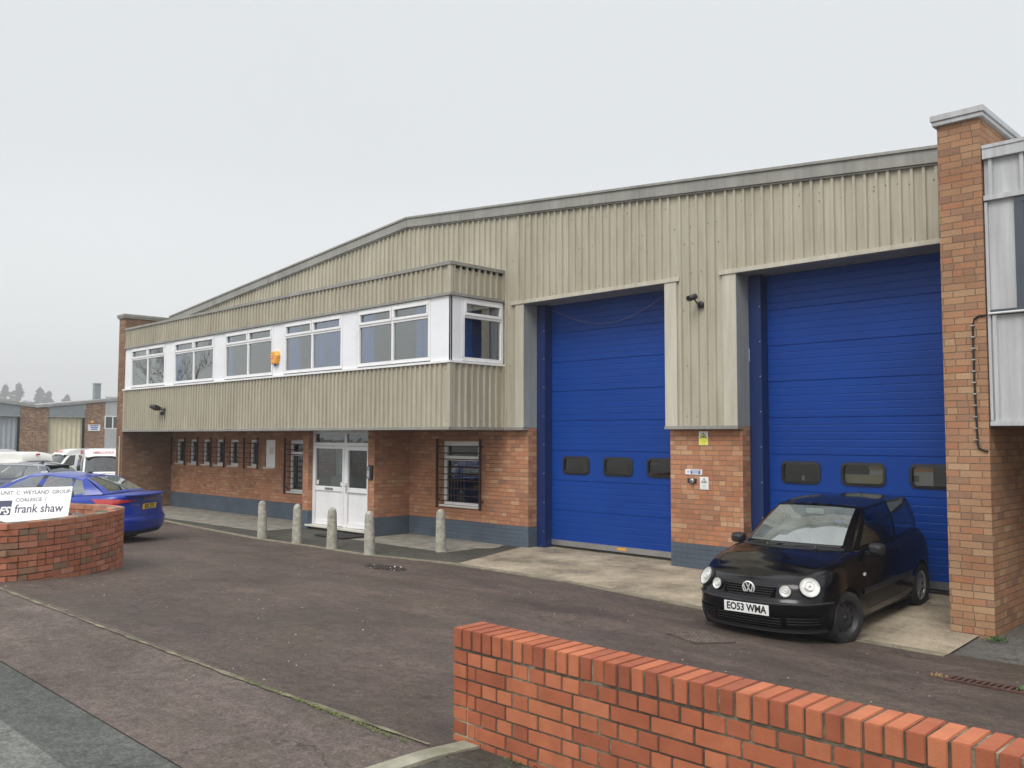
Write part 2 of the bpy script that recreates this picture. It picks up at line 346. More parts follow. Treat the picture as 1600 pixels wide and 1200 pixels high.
# ------------------------------------------------------------------ mesh helpers
def tag(o, label=None, cat=None, group=None, kind=None):
    if label: o['label'] = label
    if cat: o['category'] = cat
    if group: o['group'] = group
    if kind: o['kind'] = kind
    return o
def empty(name, loc=(0, 0, 0), rz=0, label=None, cat=None, group=None):
    o = bpy.data.objects.new(name, None); o.location = loc; o.rotation_euler = (0, 0, rz); o.empty_display_size = .2
    col.objects.link(o); return tag(o, label, cat, group)
class MB:
    """collects faces; build() links them as one mesh object"""
    def __init__(s): s.v = []; s.f = []; s.m = []; s.uv = []; s.sm = []; s.tone = []; s.t = .5
    def face(s, pts, mat=0, uv=None, smooth=False):
        i = len(s.v); s.v += [tuple(p) for p in pts]; s.f.append(tuple(range(i, i + len(pts)))); s.m.append(mat); s.sm.append(smooth); s.tone.append(s.t)
        if uv is None:
            a, b_, c = Vector(pts[0]), Vector(pts[1]), Vector(pts[2]); n = (b_ - a).cross(c - a)
            ax = max(range(3), key=lambda k: abs(n[k]))
            uv = [((p[1], p[2]) if ax == 0 else (p[0], p[2]) if ax == 1 else (p[0], p[1])) for p in pts]
        s.uv += uv
    def box(s, x0, x1, y0, y1, z0, z1, mat=0, skip=''):
        if x0 > x1: x0, x1 = x1, x0
        if y0 > y1: y0, y1 = y1, y0
        if z0 > z1: z0, z1 = z1, z0
        p = [(x, y, z) for z in (z0, z1) for y in (y0, y1) for x in (x0, x1)]
        for k, q in (('-z', (0, 2, 3, 1)), ('+z', (4, 5, 7, 6)), ('-y', (0, 1, 5, 4)), ('+y', (2, 6, 7, 3)), ('-x', (0, 4, 6, 2)), ('+x', (1, 3, 7, 5))):
            if k not in skip: s.face([p[i] for i in q], mat)
    def obox(s, c, ux, uy, uz, hx, hy, hz, mat=0):
        c, ux, uy, uz = Vector(c), Vector(ux).normalized(), Vector(uy).normalized(), Vector(uz).normalized()
        p = [c + ux * (a * hx) + uy * (b_ * hy) + uz * (d * hz) for d in (-1, 1) for b_ in (-1, 1) for a in (-1, 1)]
        for q in ((0, 2, 3, 1), (4, 5, 7, 6), (0, 1, 5, 4), (2, 6, 7, 3), (0, 4, 6, 2), (1, 3, 7, 5)): s.face([p[i] for i in q], mat)
    def prism(s, poly, axis, a, b_, mat=0):
        """poly of 2-D points extruded along axis from a to b"""
        def P(u, v, w_): return (w_, u, v) if axis == 0 else (u, w_, v) if axis == 1 else (u, v, w_)
        n = len(poly)
        s.face([P(*p, a) for p in poly], mat); s.face([P(*p, b_) for p in reversed(poly)], mat)
        for i in range(n):
            p, q = poly[i], poly[(i + 1) % n]; s.face([P(*p, a), P(*p, b_), P(*q, b_), P(*q, a)], mat)
    def grid(s, rows, mat=0, smooth=True, closed=False):
        """rows of points, shared vertices"""
        i0 = len(s.v); nr, nc = len(rows), len(rows[0])
        for r_ in rows: s.v += [tuple(p) for p in r_]
        for i in range(nr - 1):
            for j in range(nc if closed else nc - 1):
                k = (j + 1) % nc
                f = (i0 + i * nc + j, i0 + i * nc + k, i0 + (i + 1) * nc + k, i0 + (i + 1) * nc + j)
                s.f.append(f); s.m.append(mat); s.sm.append(smooth); s.tone.append(s.t)
                s.uv += [(s.v[q][0], s.v[q][2]) for q in f]
    def lathe(s, prof, c=(0, 0, 0), axis=(0, 0, 1), seg=24, mat=0, smooth=True):
        ax = Vector(axis).normalized(); u = ax.orthogonal().normalized(); v = ax.cross(u); c = Vector(c)
        rows = [[c + ax * h + (u * math.cos(2 * math.pi * k / seg) + v * math.sin(2 * math.pi * k / seg)) * r_ for k in range(seg)] for r_, h in prof]
        s.grid(rows, mat, smooth, True)
    def tube(s, pts, r_, seg=8, mat=0, cap=True):
        pts = [Vector(p) for p in pts]; rows = []
        for i, p in enumerate(pts):
            d = (pts[min(i + 1, len(pts) - 1)] - pts[max(i - 1, 0)]).normalized()
            u = d.cross(Vector((0, 0, 1)));
            if u.length < .1: u = d.cross(Vector((1, 0, 0)))
            u.normalize(); v = d.cross(u); rr = r_[i] if isinstance(r_, (list, tuple)) else r_
            rows.append([p + (u * math.cos(2 * math.pi * k / seg) + v * math.sin(2 * math.pi * k / seg)) * rr for k in range(seg)])
        s.grid(rows, mat, True, True)
        if cap: s.face(rows[0][::-1], mat); s.face(rows[-1], mat)
    def build(s, name, mats, parent=None, bevel=0, shift=None, weld=False):
        me = bpy.data.meshes.new(name)
        o = bpy.data.objects.new(name, me); col.objects.link(o)
        off = Vector((0, 0, 0))
        if shift is not None: off = Vector(shift)
        me.from_pydata([tuple(Vector(p) - off) for p in s.v], [], s.f)
        if not isinstance(mats, (list, tuple)): mats = [mats]
        for x in mats: me.materials.append(M[x] if isinstance(x, str) else x)
        me.polygons.foreach_set('material_index', s.m); me.polygons.foreach_set('use_smooth', s.sm)
        ul = me.uv_layers.new(name='UVMap'); ul.data.foreach_set('uv', [x for p in s.uv for x in p])
        at = me.attributes.new('tone', 'FLOAT', 'FACE'); at.data.foreach_set('value', s.tone)
        if weld or bevel:
            bm = bmesh.new(); bm.from_mesh(me)
            bmesh.ops.remove_doubles(bm, verts=bm.verts, dist=.0004)
            bmesh.ops.recalc_face_normals(bm, faces=bm.faces)
            if bevel:
                es = [e_ for e_ in bm.edges if len(e_.link_faces) == 2 and e_.calc_face_angle(0) > .6]
                bmesh.ops.bevel(bm, geom=es, offset=bevel, segments=2, affect='EDGES', clamp_overlap=True)
            bm.to_mesh(me); bm.free()
        me.update()
        if parent is not None: o.parent = parent
        return o
def text(name, s, mat, parent, mtx, size, depth=.002, bold=0, align='CENTER', shear=0, sx=1):
    cu = bpy.data.curves.new(name, 'FONT'); cu.body = s; cu.size = size; cu.align_x = align; cu.align_y = 'CENTER'; cu.extrude = depth; cu.offset = bold; cu.shear = shear
    cu.resolution_u = 3
    t = bpy.data.objects.new(name, cu); col.objects.link(t)
    dg = bpy.context.evaluated_depsgraph_get(); me = bpy.data.meshes.new_from_object(t.evaluated_get(dg))
    col.objects.unlink(t); bpy.data.objects.remove(t)
    o = bpy.data.objects.new(name, me); me.materials.clear(); me.materials.append(M[mat]); col.objects.link(o)
    me.transform(Matrix(mtx) @ Matrix.Diagonal((sx, 1, 1, 1))); o.parent = parent
    return o
def frame_mtx(c, right, upv):
    r_ = Vector(right).normalized(); n = r_.cross(Vector(upv)).normalized(); u = n.cross(r_)
    return Matrix(((r_.x, u.x, n.x, c[0]), (r_.y, u.y, n.y, c[1]), (r_.z, u.z, n.z, c[2]), (0, 0, 0, 1)))
def copy_thing(root, loc, rz, label=None, group=None):
    r_ = root.copy(); col.objects.link(r_); r_.location = loc; r_.rotation_euler = (root.rotation_euler[0], root.rotation_euler[1], rz)
    if label: r_['label'] = label
    if group: r_['group'] = group
    for ch in list(root.children):
        c = ch.copy(); col.objects.link(c); c.parent = r_
        for g_ in ch.children:
            d = g_.copy(); col.objects.link(d); d.parent = c
    return r_

# ------------------------------------------------------------------ ground
GX = [-900, -75, -50, -30, -26, -19, -14, -8, -5.5, -3, 3, 60, 500]
GY = [-500, -14, -8.6, -5.5, -2.6, 0, 5, 500]
GZ = [[-1.0, -.9, -.6, 0, .10, .25, .35, .42, .42, .42, .42, .42, .4],
      [-1.0, -.9, -.6, 0, .10, .25, .35, .42, .42, .42, .42, .42, .4],
      [-1.2, -1.0, -.7, -.1, .02, .20, .33, .39, .39, .39, .39, .40, .4],
      [-1.2, -1.1, -1.0, -.3, -.12, -.07, .10, .14, .12, .10, .10, .1, .1],
      [-1.2, -1.2, -1.1, -.35, -.06, -.04, 0, 0, -.08, -.135, -.12, 0, 0],
      [-1.2, -1.2, -1.1, -.38, -.06, -.03, 0, 0, -.02, -.04, -.03, 0, 0],
      [-1.2, -1.2, -1.15, -.45, -.10, -.03, 0, 0, 0, 0, 0, 0, 0],
      [-1.3, -1.3, -1.3, -1.2, -.6, -.5, 0, 0, 0, 0, 0, 0, 0]]
def g(x, y):
    def loc(a, v):
        v = min(max(v, a[0]), a[-1])
        for i in range(len(a) - 1):
            if v <= a[i + 1]: return i, (v - a[i]) / (a[i + 1] - a[i])
    i, fx = loc(GX, x); j, fy = loc(GY, y)
    return (GZ[j][i] * (1 - fx) + GZ[j][i + 1] * fx) * (1 - fy) + (GZ[j + 1][i] * (1 - fx) + GZ[j + 1][i + 1] * fx) * fy
def lin(a, b_, st):
    n = max(1, int(round(abs(b_ - a) / abs(st)))); return [a + (b_ - a) * k / n for k in range(n + 1)]
def sheet(name, mat, x0, x1, y0, y1, dz, st=.5, xs=None, ys=None):
    mb = MB(); xs = xs or lin(x0, x1, st); ys = ys or lin(y0, y1, st)
    mb.grid([[(x, y, g(x, y) + dz) for x in xs] for y in ys]); return tag(mb.build(name, mat), kind='structure')
def strip(name, mat, pts, wd, dz, thick=0, joint=0):
    """ribbon along a polyline of (x,y), following the ground"""
    P = []
    for a, b_ in zip(pts[:-1], pts[1:]):
        n = max(1, int(math.dist(a, b_) / (.09 if joint else .3))); P += [(a[0] + (b_[0] - a[0]) * k / n, a[1] + (b_[1] - a[1]) * k / n) for k in range(n)]
    P.append(pts[-1]); mb = MB(); rows = []
    for i, p in enumerate(P):
        q0, q1 = P[max(i - 1, 0)], P[min(i + 1, len(P) - 1)]; d = Vector((q1[0] - q0[0], q1[1] - q0[1])).normalized(); nrm = Vector((-d.y, d.x))
        jt_ = 1 if not joint else random.uniform(.35, 1.5)
        rows.append([(p[0] + nrm.x * s * wd * jt_ / 2, p[1] + nrm.y * s * wd * jt_ / 2, g(*p) + dz - (thick if abs(s) > 1 else 0)) for s in (-1.02, -1, 1, 1.02)])
    mb.grid(rows, 0, False); return tag(mb.build(name, mat), kind='structure')
allx = sorted(set(GX + lin(-60, 12, 1.0))); ally = sorted(set(GY + lin(-20, 8, 1.0) + lin(8, 60, 4)))
mb = MB(); mb.grid([[(x, y, g(x, y) - .012) for x in allx] for y in ally]); tag(mb.build('ground', 'tarmac_far'), kind='structure')
sheet('forecourt', 'tarmac_red', -27, 6, -8.6, -2.3, 0)
sheet('footway', 'tarmac_pink', -40, -3.5, -9.62, -8.6, .002)
mb = MB(); mb.grid([[(x, y, g(x, y) + .003) for x in lin(-3.42, 6, .5)] for y in lin(-9.62, -8.2, .35)]); tag(mb.build('verge_tarmac', 'tarmac_grey'), kind='structure')
sheet('road', 'tarmac_road_dark', -60, 30, -20, -9.62, -.003, 1)
sheet('road_patch', 'tarmac_road', -60, 30, -20, -10.02, .002, 1)
strip('expansion_joint', 'joint_dirt', [(-20, -8.62), (-11, -8.66), (-8, -8.68), (-5.3, -8.64), (-3.62, -8.56)], .034, .009, 0, 1)
strip('edging_kerb', 'kerb_pale', [(-3.50, -8.36), (-3.50, -9.62)], .12, .014, .02)
# pavement in front of the offices
def poly_sheet(name, mat, fx0, fx1, y0, y1, dz, st=.4):
    mb = MB(); rows = []
    for y in lin(y0, y1, st):
        a, b_ = fx0(y), fx1(y); n = int((fx1(y0) - fx0(y0)) / st) + 1
        rows.append([(a + (b_ - a) * k / n, y, g(a + (b_ - a) * k / n, y) + dz) for k in range(n + 1)])
    mb.grid(rows); return tag(mb.build(name, mat), kind='structure')
mb = MB(); KL = [(-25.9, -2.2), (-21, -2.22), (-15.9, -2.66), (-12.4, -2.64), (-10.5, -2.27), (-8.2, -2.3), (-6.0, -2.35), (-3.9, -2.45), (-3.12, -2.42)]
def kerb_y(x):
    for a, b_ in zip(KL[:-1], KL[1:]):
        if x <= b_[0]: t = max(0, (x - a[0]) / (b_[0] - a[0])); return a[1] + (b_[1] - a[1]) * t
    return KL[-1][1]
rows = [[(x, kerb_y(x) + (0.3 - kerb_y(x)) * t, g(x, kerb_y(x) + (0.3 - kerb_y(x)) * t) + .004) for t in lin(0, 1, .125)] for x in lin(-25.7, -10.45, .4)]
mb.grid(rows); tag(mb.build('pavement', 'tarmac_grey'), kind='structure')
mb = MB(); rows = [[(x + (-.95 * t if x < -10 else 0) * 1.0, kerb_y(x) + (0.6 - kerb_y(x)) * t, g(x, kerb_y(x) + (0.6 - kerb_y(x)) * t) + .009) for t in lin(0, 1, .1)] for x in [-10.45] + lin(-10, -3.12, .35)]
mb.grid(rows); tag(mb.build('concrete_apron', 'apron'), kind='structure')
strip('kerb', 'kerb_stone', KL, .13, .013, .02)
sheet('path', 'path_concrete', -14.4, -11.6, -1.5, -.02, .008, .3)
mb = MB(); rows = [[(x, y, g(x, y) + .008) for y in lin(-1.9, -.02, .3)] for x in lin(-25.6, -17.1, .5)]; mb.grid(rows); tag(mb.build('path_beside_wall', 'path_concrete'), kind='structure')

# ------------------------------------------------------------------ main building
BX0, BX1, RX = -25.67, -3.40, -14.4          # party walls and ridge
def roofz(x): return 6.50 - (.0905 if x < RX else .0895) * abs(x - RX)
YB, YC = -1.43, -.10                          # bay front and main cladding planes
ZB, ZS, ZH, ZT, ZD = 2.17, 3.32, 4.50, 5.04, 4.454
B0 = (-14.5, 0, 0)
bld = empty('warehouse', B0, 0, 'long brick and beige ribbed metal warehouse with two tall blue loading doors', 'building')
def part(mb, name, mats, parent=None, **k): return mb.build(name, mats, parent or bld, shift=B0, **k)
OR, PB = 0, 1
def brick_wall(mb, x0, x1, z0, z1, y, ops=(), depth=.12, mat=0):
    xs = sorted({x0, x1, *[v for o in ops for v in o[:2]]}); zs = sorted({z0, z1, *[v for o in ops for v in o[2:]]})
    xs = [x for x in xs if x0 <= x <= x1]; zs = [z for z in zs if z0 <= z <= z1]
    for a, b_ in zip(xs[:-1], xs[1:]):
        for c, d in zip(zs[:-1], zs[1:]):
            mx, mz = (a + b_) / 2, (c + d) / 2
            if any(o[0] < mx < o[1] and o[2] < mz < o[3] for o in ops): continue
            mb.face([(a, y, c), (b_, y, c), (b_, y, d), (a, y, d)], mat)
    for a, b_, c, d in ops:
        mb.face([(a, y, c), (a, y, d), (a, y + depth, d), (a, y + depth, c)], mat); mb.face([(b_, y, c), (b_, y + depth, c), (b_, y + depth, d), (b_, y, d)], mat)
        mb.face([(a, y, d), (b_, y, d), (b_, y + depth, d), (a, y + depth, d)], mat); mb.face([(a, y, c), (a, y + depth, c), (b_, y + depth, c), (b_, y, c)], mat)
SW = [(-25.38, -24.88), (-24.52, -24.02), (-23.72, -23.22), (-22.93, -22.43), (-22.17, -21.67), (-21.09, -20.60), (-20.29, -19.79)]
ops = [(a, b_, 1.22, 1.91) for a, b_ in SW] + [(-19.15, -18.08, .66, 1.91), (-13.42, -12.33, .66, 1.91)]
wb = MB(); brick_wall(wb, BX0, -11.04, .375, ZB, 0, ops)
# brick pillar between the doors, and the reveals of the openings
wb.face([(-11.04, 0, .375), (-11.04, .222, .375), (-11.04, .222, ZB), (-11.04, 0, ZB)])
part(wb, 'brick_wall', 'brick_orange')
wb = MB(); brick_wall(wb, -7.966, -6.703, .375, ZB, 0)
wb.face([(-6.703, 0, .375), (-6.703, .222, .375), (-6.703, .222, ZB), (-6.703, 0, ZB)])
wb.face([(-7.966, 0, .375), (-7.966, .222, .375), (-7.966, .222, ZB), (-7.966, 0, ZB)])
part(wb, 'brick_pillar', 'brick_orange')
pb = MB(); zb_ = -.3
pb.box(BX0, -11.037, -.003, .222, zb_, .375, skip='+z+y'); part(pb, 'painted_plinth', 'brick_painted'); pb = MB(); pb.box(-7.969, -6.70, -.003, .222, zb_, .375, skip='+z+y')
part(pb, 'painted_plinth', 'brick_painted')
# entrance block
EX0, EX1, EY = -17.08, -14.45, -.9
for xa, xb in ((EX0, EX0 + .22), (EX1 - .22, EX1)):
    m_ = MB(); m_.box(xa, xb, EY, 0, .375, ZB - .03, skip='+y-z'); part(m_, 'entrance_wall', 'brick_orange')
    m_ = MB(); m_.box(xa - .003, xb + .003, EY - .003, -.006, -.2, .375, skip='+y-z'); part(m_, 'entrance_plinth', 'brick_painted')
# party walls (piers) that stick out at both ends
def pier(x0, x1, y0, z0, z1, mat, capmat):
    p_ = MB(); p_.box(x0, x1, y0, 16, z0, z1); o = part(p_, 'party_wall', mat)
    c = MB(); c.box(x0 - .04, x1 + .04, y0 - .045, 16.04, z1, z1 + .05); c.box(x0 - .055, x1 + .055, y0 - .06, 16.06, z1 + .05, z1 + .12)
    c.build('coping', capmat, o, shift=B0, bevel=.006)
    return o
pier(-26.11, BX0, -1.455, -.5, 5.40, 'brick_brown', 'flashing')
rp_ = pier(BX1, -2.96, -1.44, -.4, 5.45, 'brick_buff', 'cladding_grey')
dp = MB(); dp.tube([(BX0 - .10, -1.49, 2.0), (BX0 - .10, -1.49, -.2)], .02); part(dp, 'cable_conduit', 'flashing_pale')
# ribbed cladding
def ribs(mb, p0, p1, z0, z1, out, pitch=.150, depth=.034, mat=0, sidefirst=.04):
    """vertical trapezoid ribs between plan points p0-p1; z0,z1 numbers or functions of distance"""
    a, b_ = Vector(p0), Vector(p1); Ln = (b_ - a).length; d = (b_ - a) / Ln; o = Vector(out)
    st = [(0, 0)]; x = sidefirst
    while x + pitch < Ln:
        st += [(x, 0), (x + .010, 1), (x + .044, 1), (x + .054, 0)]; x += pitch
    st.append((Ln, 0))
    f0 = z0 if callable(z0) else (lambda t: z0); f1 = z1 if callable(z1) else (lambda t: z1)
    for (s0, h0), (s1, h1) in zip(st[:-1], st[1:]):
        if s1 - s0 < 1e-6: continue
        q0, q1 = a + d * s0 + o * (h0 * depth), a + d * s1 + o * (h1 * depth)
        if f1(s0) - f0(s0) <= 0.001 and f1(s1) - f0(s1) <= .001: continue
        mb.face([(q0.x, q0.y, f0(s0)), (q1.x, q1.y, f0(s1)), (q1.x, q1.y, f1(s1)), (q0.x, q0.y, f1(s0))], mat)
    return st
def screws(mb, p0, p1, z, out, step=.3, jit=.0, mat=1):
    a, b_ = Vector(p0), Vector(p1); Ln = (b_ - a).length; d = (b_ - a) / Ln; o = Vector(out); x = .12
    while x < Ln - .05:
        if random.random() < .8:
            c = a + d * (x + random.uniform(-.03, .03)) + o * .004; zz = z + random.uniform(-.01, .01); r_ = .008
            mb.lathe([(r_, 0), (r_ * .8, .006), (0, .008)], (c.x, c.y, zz), (o.x, o.y, 0), 6, mat)
        x += step * random.choice((.5, 1, 1, 1.5))
fr = (0, -1); rx = (1, 0)
cm = MB()
ribs(cm, (BX0, YC), (-11.25, YC), lambda s: (ZT - .1) if BX0 + s < -11.565 else ZB, lambda s: roofz(BX0 + s), fr)
ribs(cm, (-11.25, YC), (-7.74, YC), ZD, lambda s: roofz(-11.25 + s), fr)
ribs(cm, (-7.74, YC), (-6.93, YC), ZB, lambda s: roofz(-7.74 + s), fr)
ribs(cm, (-6.93, YC), (BX1, YC), ZD, lambda s: roofz(-6.93 + s), fr)
for z in (ZD + .08, 5.25): screws(cm, (-11.5, YC), (BX1, YC), z, fr)
for z in (2.32, 3.1, 3.95): screws(cm, (-7.72, YC), (-6.95, YC), z, fr, .2)
for z in (2.32, 3.3, 4.2): screws(cm, (-11.55, YC), (-11.25, YC), z, fr, .15)
def top_screws(x0, x1, off):
    x = x0
    while x < x1:
        if random.random() < .75: cm.lathe([(.008, 0), (.006, .006), (0, .008)], (x, YC - .004, roofz(x) - off), (0, -1, 0), 6, 1)
        x += random.choice((.15, .3, .45))
top_screws(-24, BX1, .32); top_screws(-22, BX1, .9)
part(cm, 'gable_cladding', ['cladding', 'screw'])
# flat corner flashings round the door openings
for q in ((-11.25, -11.037, YC - .032, YC + .02, ZB - .02, ZD), (-7.966, -7.74, YC - .034, YC + .02, ZB - .02, ZD), (-6.93, -6.703, YC - .030, YC + .02, ZB - .02, ZD),
          (-11.36, -7.68, YC - .05, YC + .005, ZD - .035, ZD + .03), (-6.98, BX1 - .002, YC - .05, YC + .005, ZD - .035, ZD + .03)):
    ff = MB(); ff.box(*q); part(ff, 'door_flashing', 'flashing_pale', bevel=.003)
for q in ((-11.048, -11.036, YC - .028, .222, ZB - .01, ZD - .036), (-6.712, -6.70, YC - .028, .222, ZB - .01, ZD - .036), (-7.967, -7.955, YC - .03, .222, ZB - .01, ZD - .036),
          (-11.05, -7.95, YC - .045, .44, ZD - .034, ZD - .002), (-6.72, BX1 - .003, YC - .045, .44, ZD - .034, ZD - .002)):
    rv = MB(); rv.box(*q); part(rv, 'door_reveal', 'reveal_grey')
# bottom drip trim
bt = MB()
bt.box(BX0, -11.545, YB - .045, YB + .01, ZB - .045, ZB + .005); bt.box(-11.575, -11.52, YB + .0105, YC - .04, ZB - .045, ZB + .005)
bt.box(-11.575, -11.036, YC - .045, YC + .10, ZB - .046, ZB + .004); part(bt, 'drip_trim', 'flashing'); bt = MB(); bt.box(-7.975, -6.69, YC - .045, YC + .10, ZB - .046, ZB + .004)
part(bt, 'drip_trim', 'flashing')
# bay
XR = -11.565
bc = MB(); ribs(bc, (BX0, YB), (XR, YB), ZB, ZS - .02, fr, .138); ribs(bc, (BX0, YB), (XR, YB), ZH + .03, ZT, fr, .138)
ribs(bc, (XR, YB), (XR, YC), ZB, ZS - .02, rx); ribs(bc, (XR, YB), (XR, YC), ZH + .03, ZT, rx)
bc.box(XR - .05, XR + .032, YB - .034, YB + .03, ZB, ZS - .02); bc.box(XR - .05, XR + .032, YB - .034, YB + .03, ZH + .03, ZT)
bc.box(XR, XR + .04, YC - .07, YC + .02, ZB, ZS - .02); bc.box(XR, XR + .04, YC - .07, YC + .02, ZH + .04, ZT); bc.box(BX0, BX0 + .06, YB - .032, YB + .03, ZB, ZS - .02)
for z in (ZB + .10, ZS - .12): screws(bc, (BX0, YB), (XR, YB), z, fr, .28); screws(bc, (XR, YB), (XR, YC), z, rx, .2)
for z in (ZH + .12, ZT - .12): screws(bc, (BX0, YB), (XR, YB), z, fr, .28); screws(bc, (XR, YB), (XR, YC), z, rx, .2)
part(bc, 'bay_cladding', ['cladding', 'screw'])
bf = MB()
for z0, z1, o in ((ZT - .01, ZT + .05, .05), (ZH - .01, ZH + .04, .045)):
    bf.box(BX0, XR + o, YB - o, YB + .02, z0, z1); bf.box(XR - .02, XR + o, YB + .0201, YC - .03, z0, z1)
part(bf, 'bay_flashing', 'flashing', bevel=.003)
br = MB(); br.box(BX0, XR, YB + .02, YC, ZT - .06, ZT + .02); part(br, 'bay_roof', 'roof_metal')
sf = MB(); sf.box(BX0, XR + .02, YB + .01, 0.01, ZB - .04, ZB - .01); part(sf, 'soffit', 'reveal_grey')
sl = MB(); sl.box(BX0 - .03, XR + .045, YB - .055, YB + .05, ZS - .02, ZS + .02); sl.box(XR - .03, XR + .045, YB + .0501, YC - .03, ZS - .02, ZS + .02)
part(sl, 'window_sill', 'upvc', bevel=.004)
# window band: white panels between the windows
WIN = [(c - 1.11, c + 1.11) for c in (-24.15, -21.39, -18.64, -15.955, -13.22)]
edges = [BX0] + [v for a in WIN for v in a] + [XR]
for a, b_ in zip(edges[::2], edges[1::2]):
    pn = MB(); pn.box(a + .004, b_ - (.004 if b_ != XR else 0), YB, YB + .04, ZS + .02, ZH - .01)
    if b_ != XR: pn.box(b_ - .014, b_ - .010, YB - .004, YB, ZS + .02, ZH - .01); part(pn, 'wall_panel', 'panel_white')
pn.box(XR - .04, XR, YB, YB + .27, ZS + .021, ZH - .011); pn.box(XR, XR + .004, YB - .002, YB + .004, ZS + .02, ZH - .01)
part(pn, 'wall_panel', 'panel_white')
def upvc_window(origin, ux, w_, h_, mull, trans, out, fr_m='upvc', glassm='pane', fw_=.065, dp_=.07, name='window', sash=True):
    """origin: lower left corner, ux: horizontal direction, out: outward normal"""
    o = Vector(origin); u = Vector(ux); n = Vector(out); z = Vector((0, 0, 1))
    f = MB(); gl = MB()
    def bx(a, b_, c, d, t0, t1, mb=f):
        p = [o + u * x + z * y + n * t for t in (t0, t1) for y in (c, d) for x in (a, b_)]
        for q in ((0, 2, 3, 1), (4, 5, 7, 6), (0, 1, 5, 4), (2, 6, 7, 3), (0, 4, 6, 2), (1, 3, 7, 5)): mb.face([p[i] for i in q])
    bx(0, w_, 0, fw_, -dp_, 0); bx(0, w_, h_ - fw_, h_, -dp_, 0); bx(0, fw_, fw_, h_ - fw_, -dp_, 0); bx(w_ - fw_, w_, fw_, h_ - fw_, -dp_, 0)
    xs = [fw_] + [v for m_ in mull for v in (m_ - fw_ * .45, m_ + fw_ * .45)] + [w_ - fw_]
    zs = [fw_] + [v for t_ in trans for v in (t_ - fw_ * .45, t_ + fw_ * .45)] + [h_ - fw_]
    for i in range(1, len(xs) - 1, 2): bx(xs[i], xs[i + 1], fw_, h_ - fw_, -dp_, -.002)
    for i in range(1, len(zs) - 1, 2): bx(fw_, w_ - fw_, zs[i], zs[i + 1], -dp_, -.003)
    s_w = .035
    for a, b_ in zip(xs[::2], xs[1::2]):
        for c, d in zip(zs[::2], zs[1::2]):
            if sash and c > h_ * .5 or sash == 2:
                bx(a - .015, b_ + .015, c - .015, c + s_w, -.03, .015); bx(a - .015, b_ + .015, d - s_w, d + .015, -.03, .015)
                bx(a - .015, a + s_w, c + s_w, d - s_w, -.03, .015); bx(b_ - s_w, b_ + .015, c + s_w, d - s_w, -.03, .015)
            p = [o + u * x + z * y + n * (-.035) for x, y in ((a, c), (b_, c), (b_, d), (a, d))]; gl.face(p)
    fo = f.build(name, fr_m, bld, shift=B0, bevel=.004); gl.build('pane', glassm, fo, shift=B0)
    return fo
def curtain_strip(parent, x0, x1, z0, z1, y):
    mb = MB(); n = int((x1 - x0) / .035) + 2
    mb.grid([[(x0 + (x1 - x0) * k / n, y + .02 * math.sin(k * 1.9) + .008 * math.sin(k * 4.1), z) for k in range(n + 1)] for z in (z0, z1)])
    mb.build('curtain', 'curtain', parent, shift=B0)
cur = {1: [(.03, .38)], 3: [(.12, .62), (1.15, 2.14)], 4: [(.04, .50), (1.75, 2.14)], 2: [(.1, .3)]}
for i, (a, b_) in enumerate(WIN):
    wo_ = upvc_window((a, YB - .006, ZS + .045), (1, 0, 0), 2.22, ZH - ZS - .062, [1.11], [.80], (0, -1, 0))
    for c, d in cur.get(i, []): curtain_strip(wo_, a + c, a + d, ZS + .05, ZH - .05, YB + .055)
wo_ = upvc_window((XR + .006, YB + .27, ZS + .03), (0, 1, 0), 1.03, ZH - ZS - .05, [], [.80], (1, 0, 0))
mb = MB()
for y0, y1 in ((YB + .3, YB + .62), (YB + 1.05, YB + 1.3)):
    n = 12; mb.grid([[(XR - .12 + .02 * math.sin(k * 1.9), y0 + (y1 - y0) * k / n, z) for k in range(n + 1)] for z in (ZS, ZH)])
mb.build('curtain', 'curtain', wo_, shift=B0)
# rooms behind the office glazing
rm = MB(); rm.box(BX0 + .05, XR - .045, 2.6, 2.62, ZS - .3, ZH + .2); rm.box(BX0 + .05, XR - .3, YB + .06, 2.6, ZH + .0201, ZH + .04); rm.box(BX0 + .05, XR - .05, YB + .06, 2.6, ZS - .3, ZS - .28)
for x in (-22.8, -17.3): rm.box(x, x + .08, YB + .2, 2.6, ZS - .27, ZH + .019)
part(rm, 'office_room', 'interior_wall')
rm = MB(); rm.box(BX0 + .02, -11.1, 1.6, 1.62, -.1, ZB); part(rm, 'ground_floor_room', 'interior_dark')
